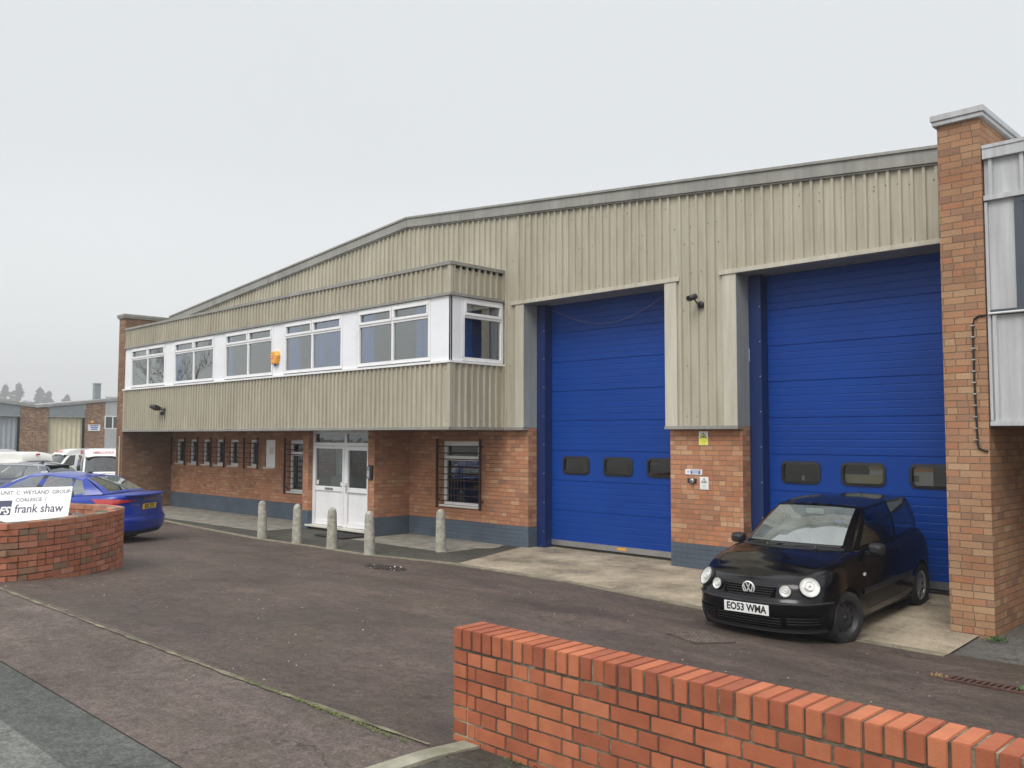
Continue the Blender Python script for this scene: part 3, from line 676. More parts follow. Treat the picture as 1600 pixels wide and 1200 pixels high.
# ground floor windows
for i, (a, b_) in enumerate(SW):
    w_ = b_ - a
    if i == 6:
        f = MB(); f.box(a, b_, .03, .07, 1.22, 1.91); f.box(a + .05, b_ - .05, .022, .03, 1.28, 1.85); f.box(a + .2, b_ - .12, .014, .022, 1.55, 1.72, 1)
        fo = part(f, 'window_panel', ['upvc', 'cream'], bevel=.003)
    else: fo = upvc_window((a, .06, 1.22), (1, 0, 0), w_, .69, [], [], (0, -1, 0), fw_=.06, glassm='pane_dark')
    s = MB(); s.box(a - .03, b_ + .03, -.04, .06, 1.19, 1.222); s.build('sill', 'sill_stone', fo, shift=B0, bevel=.004)
for a, b_ in ((-19.15, -18.08), (-13.42, -12.33)):
    fo = upvc_window((a, .06, .66), (1, 0, 0), b_ - a, 1.25, [], [.90], (0, -1, 0), fw_=.06, glassm='pane_dark')
    s = MB(); s.box(a - .04, b_ + .04, -.045, .06, .625, .662); s.build('sill', 'sill_stone', fo, shift=B0, bevel=.004)
    bl = MB()
    for k in range(5 if a > -15 else 11):
        x = a + .07 + k * .095; bl.box(x, x + .055, .16, .165, .72, 1.58)
    bl.build('blind', 'pale_plastic' if a < -15 else 'grey_plastic', fo, shift=B0)
    gd = MB(); x0, x1 = a - .06, b_ + .10
    for x in (x0, x1): gd.box(x - .018, x + .018, -.10, -.06, .60, 1.96); gd.box(x - .012, x + .012, -.06, 0, .75, .78); gd.box(x - .012, x + .012, -.06, 0, 1.8, 1.83)
    for k in range(9): z = .72 + k * .137 + (.02 if k % 3 == 0 else 0); gd.tube([(x0, -.08, z), (x1, -.08, z)], .011, 6)
    part(gd, 'window_guard', 'dark_red_metal')
gd = MB()
for i, (a, b_) in enumerate(SW[:6]):
    gd.box(a - .15, a - .115, -.10, -.06, 1.16, 1.97)
    if i == 5: gd.box(b_ + .06, b_ + .095, -.10, -.06, 1.16, 1.97)
for z in (1.33, 1.45, 1.57, 1.70, 1.82): gd.tube([(-25.52, -.08, z), (-20.5, -.08, z)], .011, 6)
part(gd, 'window_guard', 'dark_red_metal')
# entrance doors
ED = -.79
dr = MB(); x0, x1, xm = EX0 + .222, EX1 - .222, -15.62
def eb_(a, b_, c, d, t0=ED, t1=ED + .07, mat=0, mb=dr): mb.box(a, b_, t0, t1, c, d, mat)
eb_(x0, x0 + .07, .09, 2.125); eb_(x1 - .07, x1, .09, 2.125); eb_(x0 + .07, x1 - .07, 2.06, 2.125); eb_(x0 + .07, x1 - .07, 1.80, 1.87); eb_(xm - .04, xm + .04, .09, 1.80); eb_(xm - .04, xm + .04, 1.87, 2.06)
part(dr, 'entrance_frame', 'upvc', bevel=.004)
st_ = MB(); st_.box(x0 - .1, x1, ED - .12, ED + .06, .045, .088); st_.box(x0, x1, ED - .06, ED + .06, -.1, .044, 1); part(st_, 'door_step', ['sill_stone', 'cast_rust'])
for k, (a, b_) in enumerate(((x0 + .075, xm - .045), (xm + .045, x1 - .075))):
    d_ = MB(); t0, t1 = ED - .006 - .012 * k, ED + .055; s_w = .05 + .03 * k
    for q in ((a, a + s_w, .10, 1.79), (b_ - s_w, b_, .10, 1.79), (a + s_w, b_ - s_w, .10, .20), (a + s_w, b_ - s_w, 1.74 - .03 * k, 1.79), (a + s_w, b_ - s_w, .83, .93)): d_.box(q[0], q[1], t0, t1, q[2], q[3])
    d_.box(a + s_w, b_ - s_w, ED + .02, ED + .04, .20, .83)
    do = part(d_, 'entrance_door', 'upvc', bevel=.004)
    gl = MB(); gl.face([(a + s_w, ED + .02, .93), (b_ - s_w, ED + .02, .93), (b_ - s_w, ED + .02, 1.74), (a + s_w, ED + .02, 1.74)])
    gl.build('pane', 'pane' if k == 0 else 'pane_dark', do, shift=B0)
    if k == 0:
        lb = MB(); xc_ = (a + b_) / 2 + .03; lb.box(xc_ - .15, xc_ + .15, t0 - .012, t0, .86, .905); lb.box(xc_ - .12, xc_ + .12, t0 - .018, t0 - .012, .87, .895, 1); lb.build('letterbox', ['chrome', 'grey_plastic'], do, shift=B0)
        st2 = MB(); st2.box(a + .08, a + .15, ED + .012, ED + .018, .96, 1.05); st2.build('sticker', 'board_white', do, shift=B0); st2 = MB(); st2.box(b_ - .14, b_ - .08, ED + .012, ED + .018, .96, 1.03); st2.build('sticker', 'board_white', do, shift=B0)
    else:
        h_ = MB(); h_.box(a + .02, a + .05, t0 - .012, t0, .80, 1.02); h_.tube([(a + .035, t0 - .012, .96), (a + .035, t0 - .05, .96), (a + .15, t0 - .05, .96)], .009); h_.build('handle', 'chrome', do, shift=B0)
tg = MB()
for a, b_ in ((x0 + .07, xm - .04), (xm + .04, x1 - .07)): tg.face([(a, ED + .03, 1.87), (b_, ED + .03, 1.87), (b_, ED + .03, 2.06), (a, ED + .03, 2.06)])
part(tg, 'transom_pane', 'pane_dark')
# lobby seen through the doors
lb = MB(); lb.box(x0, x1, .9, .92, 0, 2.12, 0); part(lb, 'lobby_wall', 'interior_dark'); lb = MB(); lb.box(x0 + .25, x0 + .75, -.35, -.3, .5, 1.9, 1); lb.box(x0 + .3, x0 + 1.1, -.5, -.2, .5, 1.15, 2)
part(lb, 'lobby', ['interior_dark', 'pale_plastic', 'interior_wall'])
# roof and verge
rf = MB()
for xa, xb in ((BX0 - .1, RX), (RX, BX1 + .1)):
    for ya, yb in ((YC - .02, 1.0), (4.2, 24)): rf.face([(xa, ya, roofz(xa) + .02), (xb, ya, roofz(xb) + .02), (xb, yb, roofz(xb) + .02), (xa, yb, roofz(xa) + .02)])
    xs_l = (xa, xb) if xa < RX else (xa, -10.8); rf.face([(xs_l[0], 1, roofz(xs_l[0]) + .02), (xs_l[1], 1, roofz(xs_l[1]) + .02), (xs_l[1], 4.2, roofz(xs_l[1]) + .02), (xs_l[0], 4.2, roofz(xs_l[0]) + .02)])  # right slope left open over the doors for the made-up rooflight
rf.box(BX0, BX1, 23.9, 24, -.5, 5.4); rf.box(BX0 - .2, BX0 - .1, 15, 24, -.5, 5.4); rf.box(BX1 + .1, BX1 + .2, 15, 24, -.5, 5.4)
part(rf, 'roof', 'roof_metal')
rf = MB(); rf.face([(-10.8, 1, roofz(-10.8) + .02), (BX1, 1, roofz(BX1) + .02), (BX1, 4.2, roofz(BX1) + .02), (-10.8, 4.2, roofz(-10.8) + .02)]); part(rf, 'added_rooflight', 'vision')  # invented rooflight, added so daylight brightens the shed interior
vg = MB()
for (xa, xb) in ((BX0, RX), (RX, BX1 - .002)):
    n = max(1, int((xb - xa) / 2.8))
    for k in range(n):
        p, q = xa + (xb - xa) * k / n, xa + (xb - xa) * (k + 1) / n; e_ = .004 * (k % 2)
        for (zl, zh, yo) in ((-.115, .06, .075), (.06, .10, .10), (-.14, -.115, .05)):
            pts = [(p, roofz(p) + zl), (q, roofz(q) + zl), (q, roofz(q) + zh), (p, roofz(p) + zh)]
            vg.prism(pts, 1, YC - yo - e_, YC + .25)
part(vg, 'verge_capping', 'flashing', bevel=.003)
# loading doors
def load_door(xa, xb, wins, xvis):
    d_ = MB(); zc = [.15]; z = .15; k = 0; rows = []
    SEC, RB = .535, .107
    zz = [.15]; prof = [(.15, 0)]
    z = .15
    while z < ZD + .3:
        for r_ in range(5):
            z2 = z + RB; gp = .010 if r_ == 4 else .0045; w2 = .006
            prof += [(z2 - w2 * 2, 0), (z2 - w2 * .7, -gp), (z2 + w2 * .3, -gp), (z2 + w2, 0)]; z = z2
    for (z0, h0), (z1, h1) in zip(prof[:-1], prof[1:]):
        xs = [xa, xb]
        cuts = [w_ for w_ in wins]
        segs = [(xa, xb)]
        if z1 > 1.36 and z0 < 1.62 and z0 >= 1.33: pass
        d_.face([(xa, .42 - h0, z0), (xb, .42 - h0, z0), (xb, .42 - h1, z1), (xa, .42 - h1, z1)])
    do = part(d_, 'loading_door', 'door_blue')
    return do
def rrect(x0, x1, z0, z1, r_, n=6):
    pts = []
    for cx, cz, a0 in ((x1 - r_, z0 + r_, -90), (x1 - r_, z1 - r_, 0), (x0 + r_, z1 - r_, 90), (x0 + r_, z0 + r_, 180)):
        for k in range(n + 1): t = R(a0 + 90 * k / n); pts.append((cx + r_ * math.cos(t), cz + r_ * math.sin(t)))
    return pts
def door_face(xa, xb, wins):
    """sectional door skin with rounded vision holes, as horizontal strips clipped round the windows"""
    d_ = MB(); RB = .107; z = .15; prof = [(.15, 0)]; k = 0
    while z < ZD + .1:
        k += 1; z += RB; gp = .012 if k % 5 == 0 else .0042
        prof += [(z - .012, 0), (z - .004, -gp), (z + .002, -gp), (z + .006, 0)]
    WZ0, WZ1, RR = 1.355, 1.635, .07
    # flat panel zone round the windows
    prof = [p for p in prof if not (WZ0 - .04 < p[0] < WZ1 + .04)]
    zs = sorted(prof + [(WZ0 + (WZ1 - WZ0) * t, 0) for t in [0, .04, .09, .15, .25, .5, .75, .85, .91, .96, 1]])
    def hole(x0, x1, z_):
        if z_ <= WZ0 or z_ >= WZ1: return None
        dz = max(0, WZ0 + RR - z_, z_ - (WZ1 - RR)); i_ = RR - math.sqrt(max(0, RR * RR - dz * dz)); return x0 + i_, x1 - i_
    for (z0, h0), (z1, h1) in zip(zs[:-1], zs[1:]):
        zm = (z0 + z1) / 2
        if WZ0 < zm < WZ1:
            cur_x0 = cur_x1 = xa
            for (a, b_) in wins:
                p0 = hole(a, b_, z0) or ((a + RR), (b_ - RR)); p1 = hole(a, b_, z1) or ((a + RR), (b_ - RR))
                d_.face([(cur_x0, .42, z0), (p0[0], .42, z0), (p1[0], .42, z1), (cur_x1, .42, z1)])
                cur_x0, cur_x1 = p0[1], p1[1]
            d_.face([(cur_x0, .42, z0), (xb, .42, z0), (xb, .42, z1), (cur_x1, .42, z1)])
        else: d_.face([(xa, .42 - h0, z0), (xb, .42 - h0, z0), (xb, .42 - h1, z1), (xa, .42 - h1, z1)])
    do = part(d_, 'loading_door', 'door_blue')
    for (a, b_) in wins:
        f = MB(); o_ = rrect(a - .022, b_ + .022, WZ0 - .022, WZ1 + .022, RR + .02); i_ = rrect(a + .016, b_ - .016, WZ0 + .016, WZ1 - .016, RR - .012); n = len(o_)
        for k in range(n):
            j = (k + 1) % n
            f.face([(o_[k][0], .405, o_[k][1]), (o_[j][0], .405, o_[j][1]), (i_[j][0], .400, i_[j][1]), (i_[k][0], .400, i_[k][1])])
            f.face([(o_[k][0], .425, o_[k][1]), (o_[j][0], .425, o_[j][1]), (o_[j][0], .405, o_[j][1]), (o_[k][0], .405, o_[k][1])])
            f.face([(i_[k][0], .400, i_[k][1]), (i_[j][0], .400, i_[j][1]), (i_[j][0], .45, i_[j][1]), (i_[k][0], .45, i_[k][1])])
        f.face([(p[0], .43, p[1]) for p in i_], 1)
        f.build('vision_panel', ['black_plastic', 'vision'], do, shift=B0)
    rl = MB(); rl.box(xa, xb, .405, .44, .055, .149, 0); rl.box(xa, xb, .41, .435, .03, .054, 1); rl.box((xa + xb) / 2 + .1, (xa + xb) / 2 + .28, .403, .405, .085, .125, 2)
    rl.build('bottom_rail', ['hub_silver', 'rubber', 'orange_plastic'], do, shift=B0)
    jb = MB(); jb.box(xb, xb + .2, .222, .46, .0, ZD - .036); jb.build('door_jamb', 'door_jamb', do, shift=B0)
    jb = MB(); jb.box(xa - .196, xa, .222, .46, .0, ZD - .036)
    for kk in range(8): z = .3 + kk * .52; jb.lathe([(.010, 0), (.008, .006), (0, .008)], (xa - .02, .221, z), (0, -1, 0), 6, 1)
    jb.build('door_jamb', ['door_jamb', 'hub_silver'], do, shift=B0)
    return do
door_face(-10.84, -8.02, [(-10.55, -9.97), (-9.62, -9.03), (-8.70, -8.12)])
door_face(-6.50, -3.46, [(-6.29, -5.73), (-5.39, -4.81), (-4.46, -3.88)])
# shed interior behind the doors
si = MB(); si.box(-11.2, -3.45, 9, 9.1, -.1, 5, 0); si.box(-11.1, -3.45, .5, 9, -.03, 0, 0)
si.box(-5.44, -4.80, .475, .50, .6, 1.49, 1); si.box(-5.05, -4.74, .51, .54, .8, 1.66, 2); si.box(-5.05, -4.80, .465, .474, 1.57, 1.60, 3); si.box(-4.56, -4.20, .47, .50, .8, 1.62, 2); si.box(-4.56, -4.20, .462, .469, 1.55, 1.60, 3); si.box(-4.50, -4.38, .462, .469, 1.42, 1.50, 4); si.box(-6.02, -5.98, .47, .48, 1.38, 1.45, 2)
si.box(-10.5, -9.2, 2.2, 3.0, .2, 1.48, 4)
part(si, 'shed_interior', ['interior_shed', 'cream', 'board_white', 'orange_plastic', 'seat_cloth'])
# loose wire hanging across the first door
wr = MB(); wr.tube([(-10.8 + 2.75 * t, .36, ZD - .12 - .42 * math.sin(math.pi * t) ** 1 + .12 * t) for t in lin(0, 1, .05)], .004, 5); part(wr, 'hanging_wire', 'grey_plastic')

# ------------------------------------------------------------------ things fixed to the front
def security_cam():
    o = empty('security_camera', (-7.33, YC - .03, 4.06), 0, 'small black dome-backed security camera between the two blue loading doors', 'camera')
    b_ = MB(); b_.lathe([(.055, 0), (.055, .02), (.035, .035), (0, .036)], (0.03, 0, -.05), (0, -1, 0), 16); b_.build('wall_base', 'black_plastic', o)
    a = MB(); a.tube([(.03, -.03, -.05), (.02, -.10, -.03), (-.01, -.13, .03)], .012); a.build('arm', 'black_plastic', o)
    h_ = MB(); d = Vector((-.25, -1, -.35)).normalized(); c = Vector((-.02, -.14, .05)); h_.lathe([(0, -.07), (.033, -.065), (.036, .08), (.030, .09), (.028, .085), (0, .08)], c, d, 18)
    h_.build('housing', 'black_plastic', o)
    v = MB(); v.lathe([(.045, -.05), (.045, .10), (.041, .10), (.041, -.05)], c + Vector((0, 0, .006)), d, 18); v.build('sunshield', 'steel_dark', o)
security_cam()
def floodlight():
    o = empty('floodlight', (-22.95, YB - .03, 2.70), 0, 'black floodlight with motion sensor low on the ribbed bay cladding', 'floodlight')
    h_ = MB(); h_.obox((-.16, -.16, .06), (1, .15, 0), (0, 1, -.5), (0, .5, 1), .14, .10, .035); h_.build('lamp_head', 'black_plastic', o, bevel=.008)
    g_ = MB(); g_.obox((-.16, -.182, .020), (1, .15, 0), (0, 1, -.5), (0, .5, 1), .12, .085, .006); g_.build('lens', 'steel_dark', o)
    b_ = MB(); b_.tube([(0.05, 0, 0), (.02, -.08, .02), (-.1, -.12, .05)], .02); b_.lathe([(.05, 0), (.05, .03), (0, .032)], (.05, 0, 0), (0, -1, 0), 14); b_.build('bracket', 'black_plastic', o)
    s = MB(); s.obox((.04, -.07, -.10), (1, 0, 0), (0, 1, .3), (0, -.3, 1), .035, .045, .045); s.build('sensor', 'black_plastic', o, bevel=.01)
floodlight()
def alarm():
    o = empty('alarm_box', (-17.36, YB - .004, 3.73), 0, 'orange hexagonal alarm box on the white panel between two office windows', 'alarm box')
    b_ = MB(); pts = [(-.09, .145), (.09, .145), (.15, .05), (.10, -.14), (-.10, -.14), (-.15, .05)]
    n = len(pts); fr_ = [(x * .86, z * .86) for x, z in pts]
    for k in range(n):
        j = (k + 1) % n
        b_.face([(pts[k][0], 0, pts[k][1]), (pts[j][0], 0, pts[j][1]), (pts[j][0], -.06, pts[j][1]), (pts[k][0], -.06, pts[k][1])])
        b_.face([(pts[k][0], -.06, pts[k][1]), (pts[j][0], -.06, pts[j][1]), (fr_[j][0], -.09, fr_[j][1]), (fr_[k][0], -.09, fr_[k][1])])
    b_.face([(x, -.09, z) for x, z in fr_]); b_.build('cover', 'orange_plastic', o, bevel=.006)
    m_ = MB(); m_.box(-.10, .02, -.094, -.091, -.02, .045); m_.box(-.08, 0, -.097, -.0945, 0, .025, 1); m_.build('badge', ['red_ink', 'board_white'], o)
    l_ = MB(); l_.lathe([(.03, 0), (.03, -.03), (.015, -.045), (0, -.046)], (0.02, -.05, -.14), (0, 0, 1), 12); l_.build('strobe', 'blue_ink', o)
alarm()
def wall_sign(x0, x1, z0, z1, kind, label):
    o = empty('wall_sign', ((x0 + x1) / 2, -.004, (z0 + z1) / 2), 0, label, 'sign'); w_, h_ = (x1 - x0), (z1 - z0)
    b_ = MB(); b_.box(-w_ / 2, w_ / 2, -.006, 0, -h_ / 2, h_ / 2); b_.build('sign_plate', 'board_white', o)
    s = MB(); y = -.0075
    def fl(a, b2, c, d, m_, yy=y): s.face([(a, yy, c), (b2, yy, c), (b2, yy, d), (a, yy, d)], m_)
    if kind == 'tri':
        mlow = 1 if 'yellow' in label else 0
        if mlow: fl(-w_ / 2 + .003, w_ / 2 - .003, -h_ / 2 + .003, h_ * .0, 1)
        s.face([(-w_ * .38, y - .001, h_ * .02), (w_ * .38, y - .001, h_ * .02), (0, y - .001, h_ * .42)], 2)
        s.face([(-w_ * .27, y - .002, h_ * .06), (w_ * .27, y - .002, h_ * .06), (0, y - .002, h_ * .34)], 1 if mlow else 0)
        s.face([(-w_ * .10, y - .003, h_ * .10), (w_ * .14, y - .003, h_ * .08), (w_ * .10, y - .003, h_ * .16), (-w_ * .02, y - .003, h_ * .22)], 2)
        for k, (q, t) in enumerate(((.26, .02), (.30, .012), (.18, .012), (.34, .012))): fl(-w_ * q, w_ * q, -h_ * (.14 + .09 * k) - h_ * t, -h_ * (.14 + .09 * k), 3)
    else:
        fl(-w_ * .18, w_ * .40, -h_ * .36, h_ * .36, 4)
        for k in range(3): fl(-w_ * (.12 - .03 * k), w_ * (.34 - .03 * k), h_ * (.20 - .22 * k) - .005, h_ * (.20 - .22 * k) + .005, 0, y - .002)
        s.lathe([(.0, 0), (h_ * .17, 0)], (-w_ * .33, y, 0), (0, -1, 0), 14, 4, False)
        fl(-w_ * .345, -w_ * .315, -h_ * .08, h_ * .08, 0, y - .002)
    s.build('sign_print', ['board_white', 'yellow_sign', 'ink', 'ink_grey', 'blue_ink'], o)
wall_sign(-7.44, -7.28, 1.88, 2.09, 'tri', 'yellow and white warning sign high on the brick pillar between the blue doors')
wall_sign(-7.69, -7.39, 1.43, 1.51, 'blue', 'wide blue and white safety notice on the brick pillar above the round key switch')
wall_sign(-7.43, -7.28, 1.21, 1.40, 'tri', 'white warning sign with triangle beside the round key switch on the pillar')
o = empty('key_switch', (-7.55, -.003, 1.335), 0, 'round grey key switch on a dark plate fixed to the brick pillar', 'key switch')
mb = MB(); mb.box(-.10, .06, -.012, 0, -.035, .035); mb.build('back_plate', 'steel_dark', o, bevel=.003)
mb = MB(); mb.lathe([(.036, .0), (.036, .04), (.028, .048), (0, .048)], (0, -.01, 0), (0, -1, 0), 20); mb.lathe([(.012, .048), (.010, .054), (0, .054)], (0, -.012, 0), (0, -1, 0), 10, 1); mb.tube([(.0, -.05, -.02), (.01, -.05, -.06)], .006, 6, 1); mb.build('barrel', ['hub_silver', 'ink'], o)
o = empty('door_intercom', (-14.56, EY - .004, 1.27), 0, 'grey keypad intercom on the brick beside the white entrance door', 'intercom')
mb = MB(); mb.box(-.075, .085, -.03, 0, -.13, .15, 0); mb.build('back_box', 'black_plastic', o, bevel=.006)
mb = MB(); mb.box(-.065, .025, -.055, -.031, -.12, .13, 0); mb.build('keypad', 'grey_plastic', o, bevel=.006)
for r_ in range(4):
    mb = MB()
    for c in range(3): mb.box(-.05 + c * .025, -.034 + c * .025, -.059, -.056, -.07 + r_ * .03, -.052 + r_ * .03)
    mb.build('key', 'pale_plastic', o)
mb = MB(); mb.box(-.5, .5, -.35, .3, 0, .02); dm = mb.build('door_mat', 'mat_black', bevel=.004); dm.location = (-14.98, -1.28, g(-15, -1.3) + .012); tag(dm, 'black rubber doormat in front of the white entrance doors', 'doormat')
# cable on the right hand pier
mb = MB(); X, Y = -3.05, -1.455
mb.tube([(-2.95, Y, 3.30), (-3.02, Y, 3.30), (-3.07, Y, 3.27), (-3.085, Y, 3.2), (-3.085, Y, 2.6), (-3.07, Y, 1.95), (-3.06, Y, 1.89), (-3.0, Y, 1.86), (-2.97, Y, 1.86)], .011, 7)
for z in lin(1.98, 3.2, .12): mb.box(-3.103, -3.067, Y - .013, Y + .01, z - .006, z + .006, 1)
cb = mb.build('wall_cable', ['ink', 'hub_silver']); tag(cb, 'dark clipped cable running down the right hand brick pier', 'cable')

# ------------------------------------------------------------------ neighbouring unit on the right
NB = (3, -1.4, 0)
nb = empty('neighbouring_unit', NB, 0, 'grey clad neighbouring unit with a dark framed window at the right edge', 'building')
def npart(mb, name, mats, **k): return mb.build(name, mats, nb, shift=NB, **k)
NY = -1.40; X0n, X1n = -2.945, 12
mb = MB(); ribs(mb, (X0n, NY), (X1n, NY), 4.58, 5.0, fr, .30, .035); npart(mb, 'cladding', 'cladding_grey'); mb = MB(); ribs(mb, (X0n, NY), (X1n, NY), 2.17, 3.30, fr, .30, .035)
npart(mb, 'cladding', ['cladding_grey', 'screw'])
mb = MB(); mb.box(X0n, X1n, NY - .06, NY + .02, 4.98, 5.09); mb.box(X0n, X1n, NY - .07, NY + .3, 5.09, 5.13); mb.box(X0n, X1n, NY - .05, NY + .02, 4.53, 4.585); mb.box(X0n, X1n, NY - .05, NY + .02, 2.125, 2.175); mb.box(X0n, X0n + .03, NY - .03, NY + .02, 2.18, 4.52)
npart(mb, 'flashing', 'cladding_grey', bevel=.003)
mb = MB(); mb.box(X0n + .032, -2.66, NY - .002, NY + .03, 3.36, 4.53); npart(mb, 'wall_panel', 'cladding_grey'); mb = MB(); mb.box(.6, 1.2, NY - .002, NY + .03, 3.36, 4.53); npart(mb, 'wall_panel', 'cladding_grey')
for a in (-2.66, 1.2):
    f = MB(); x0, x1 = a, a + 3.26
    f.box(x0, x1, NY - .03, NY + .05, 3.31, 3.38); f.box(x0, x1, NY - .03, NY + .05, 4.47, 4.53); f.box(x0, x0 + .09, NY - .03, NY + .05, 3.38, 4.47); f.box(x1 - .09, x1, NY - .03, NY + .05, 3.38, 4.47)
    for k in (1, 2): f.box(x0 + k * 1.087 - .05, x0 + k * 1.087 + .05, NY - .028, NY + .05, 3.38, 4.47)
    f.box(x0 + .09, x1 - .09, NY - .026, NY + .04, 4.02, 4.09)
    fo = npart(f, 'window', 'grey_frame', bevel=.004)
    gl = MB(); gl.face([(x0, NY + .01, 3.35), (x1, NY + .01, 3.35), (x1, NY + .01, 4.5), (x0, NY + .01, 4.5)]); gl.build('pane', 'pane', fo, shift=NB)
mb = MB(); mb.box(X0n, -2.66, NY - .028, NY + .02, 3.305, 3.355); npart(mb, 'sill_trim', 'grey_frame')
mb = MB(); mb.box(-2.94, X1n, .35, .6, -.3, 2.16); npart(mb, 'brick_wall', 'brick_orange')
mb = MB(); mb.box(-2.94, X1n, NY + .03, .34, 2.125, 2.16); mb.box(-2.94, X1n, .2, .3, 3.2, 5.0); npart(mb, 'soffit', 'reveal_grey')
mb = MB(); mb.face([(-2.94, NY - .05, 5.11), (X1n, NY - .05, 5.11), (X1n, -.1, 5.11), (-2.94, -.1, 5.11)])
mb.face([(-2.95, -.1, 5.52), (8, -.1, 6.5), (8, 20, 6.5), (-2.95, 20, 5.52)]); mb.face([(-2.95, -.1, 5.1), (8, -.1, 5.1), (8, -.1, 6.5), (-2.95, -.1, 5.52)])
npart(mb, 'roof', 'cladding_grey')
mb = MB(); mb.tube([(-2.93, NY - .045, 3.315), (4, NY - .045, 3.36)], .012); npart(mb, 'cable_conduit', 'pale_plastic')
mb = MB(); mb.tube([(-2.7, .28, 2.1), (-2.7, .28, 1.2)], .05, 12); npart(mb, 'downpipe', 'black_plastic')

# ------------------------------------------------------------------ bollards
bo = empty('bollard', (0, 0, 0)); mb = MB()
prof = [(.102, -.25), (.100, .0), (.088, .35), (.080, .60), (.078, .64), (.070, .685), (.051, .72), (.026, .738), (0, .742)]
mb.lathe(prof, (0, 0, 0), (0, 0, 1), 28); pst = mb.build('post', 'concrete', bo)
BL = [(-15.88, -2.55, 'concrete bollard with rounded top, farthest from the loading doors'),
      (-14.59, -2.56, 'concrete bollard with rounded top, second from the left, before the entrance pier'),
      (-13.41, -2.58, 'mossy topped concrete bollard standing in front of the white entrance door'),
      (-12.30, -2.57, 'concrete bollard nearest to the scattered gravel patch'),
      (-11.76, -1.45, 'lone pale concrete bollard under the barred window beside the blue door')]
for i, (x, y, lab) in enumerate(BL):
    o = bo if i == 0 else copy_thing(bo, (0, 0, 0), 0)
    o.location = (x, y, g(x, y)); o.rotation_euler = (R(random.uniform(-1, 1)), R(random.uniform(-1.2, 1.2)), random.uniform(0, 6))
    tag(o, lab, 'bollard', 'concrete bollards in front of the offices')

# ------------------------------------------------------------------ foreground brick wall, brick by brick
def brick(mb, c, t, L_, H_, D_, tone, j=.0015):
    t = Vector((t[0], t[1], 0)).normalized(); n = Vector((-t.y, t.x, 0)); mb.t = tone
    c = Vector(c) + Vector((random.uniform(-j, j), random.uniform(-j, j), random.uniform(-j, j) * .7))
    a = random.uniform(-.006, .006); t2 = (t + n * a).normalized(); n2 = Vector((-t2.y, t2.x, 0))
    mb.obox(c, t2, n2, (random.uniform(-.004, .004), random.uniform(-.004, .004), 1), L_ / 2, D_ / 2, H_ / 2)
FWX0, FWX1, FY, FT = -3.644, 2.4, -8.37, .965
fwl = empty('boundary_wall', (-.6, FY + .11, g(-.6, FY)), 0, 'low red brick wall with upright brick coping across the right foreground', 'wall')
mb = MB(); k = 0; x = FWX0
while x < FWX1:
    brick(mb, (x + .0325, FY + .1075, FT - .051), (1, 0), .0655 - random.uniform(0, .002), .102, .215 + random.uniform(0, .004), random.random(), .002); x += .075
x_end = x - .01
mb.build('coping', 'clay_red', fwl, shift=fwl.location, bevel=.0035)
mb = MB(); z = FT - .1125 - .0375
for r_ in range(9):
    for side in (0, 1):
        x = FWX0; y = FY + .052 + side * .111; i = 0
        while x < x_end - .03:
            if r_ % 2 == 0: L_ = .1025 if (i % 6 != 5 or r_ == 0) else .215
            else: L_ = .1025 if i == 0 else .058 if i == 1 else .215
            if r_ % 2 == 1 and i > 3 and random.random() < .12: L_ = .1025
            L_ = min(L_, x_end - x)
            brick(mb, (x + L_ / 2, y, z), (1, 0), L_, .065, .1025, random.random()); x += L_ + .0098; i += 1
    z -= .075
mb.build('brick_courses', 'clay_red', fwl, shift=fwl.location, bevel=.003)
mb = MB(); mb.box(FWX0 + .008, x_end - .006, FY + .007, FY + .208, .1, FT - .006); mb.build('mortar', 'mortar', fwl, shift=fwl.location)

# ------------------------------------------------------------------ curved brick planter with sign board
PP = [(-14.95, -7.75), (-14.1, -6.80), (-13.27, -6.50), (-12.66, -6.55), (-11.98, -7.05), (-11.52, -7.62), (-11.27, -8.12), (-11.22, -8.45)]
def catmull(P, n=14):
    out = []
    for i in range(len(P) - 1):
        p0, p1, p2, p3 = P[max(i - 1, 0)], P[i], P[i + 1], P[min(i + 2, len(P) - 1)]
        for k in range(n):
            t = k / n; out.append(tuple(.5 * ((2 * p1[a]) + (-p0[a] + p2[a]) * t + (2 * p0[a] - 5 * p1[a] + 4 * p2[a] - p3[a]) * t * t + (-p0[a] + 3 * p1[a] - 3 * p2[a] + p3[a]) * t ** 3) for a in (0, 1)))
    out.append(P[-1]); return out
cur_ = catmull(PP)
path = cur_ + [(-11.25, -8.52), (-11.33, -8.58), (-11.42, -8.60), (-14.7, -8.60), (-14.88, -8.52), (-14.97, -8.35), (-14.95, -7.75)]
class Path:
    def __init__(s, P):
        s.P = P; s.d = [0]
        for a, b_ in zip(P[:-1], P[1:]): s.d.append(s.d[-1] + math.dist(a, b_))
    def at(s, t):
        t %= s.d[-1]
        i = max(0, min(len(s.d) - 2, int(np.searchsorted(s.d, t, side='right')) - 1)); f = (t - s.d[i]) / max(1e-9, s.d[i + 1] - s.d[i]); a, b_ = s.P[i], s.P[i + 1]
        return Vector((a[0] + (b_[0] - a[0]) * f, a[1] + (b_[1] - a[1]) * f)), Vector((b_[0] - a[0], b_[1] - a[1])).normalized()
pth = Path(path); PLEN = pth.d[-1]
pl = empty('brick_planter', (-13.1, -7.6, g(-13.1, -7.6)), 0, 'D-shaped raised brick planter with worn orange bricks at the left', 'planter')
PT = 1.0; inn = -1
def offs(t, o):
    p, d = pth.at(t); q0, q1 = pth.at(t - .06)[1], pth.at(t + .06)[1]; d = (q0 + q1 + d).normalized(); n = Vector((d.y, -d.x))   # path runs clockwise: inside is to the right
    return p + n * o, d
mb = MB(); NB_ = int(PLEN / .225)
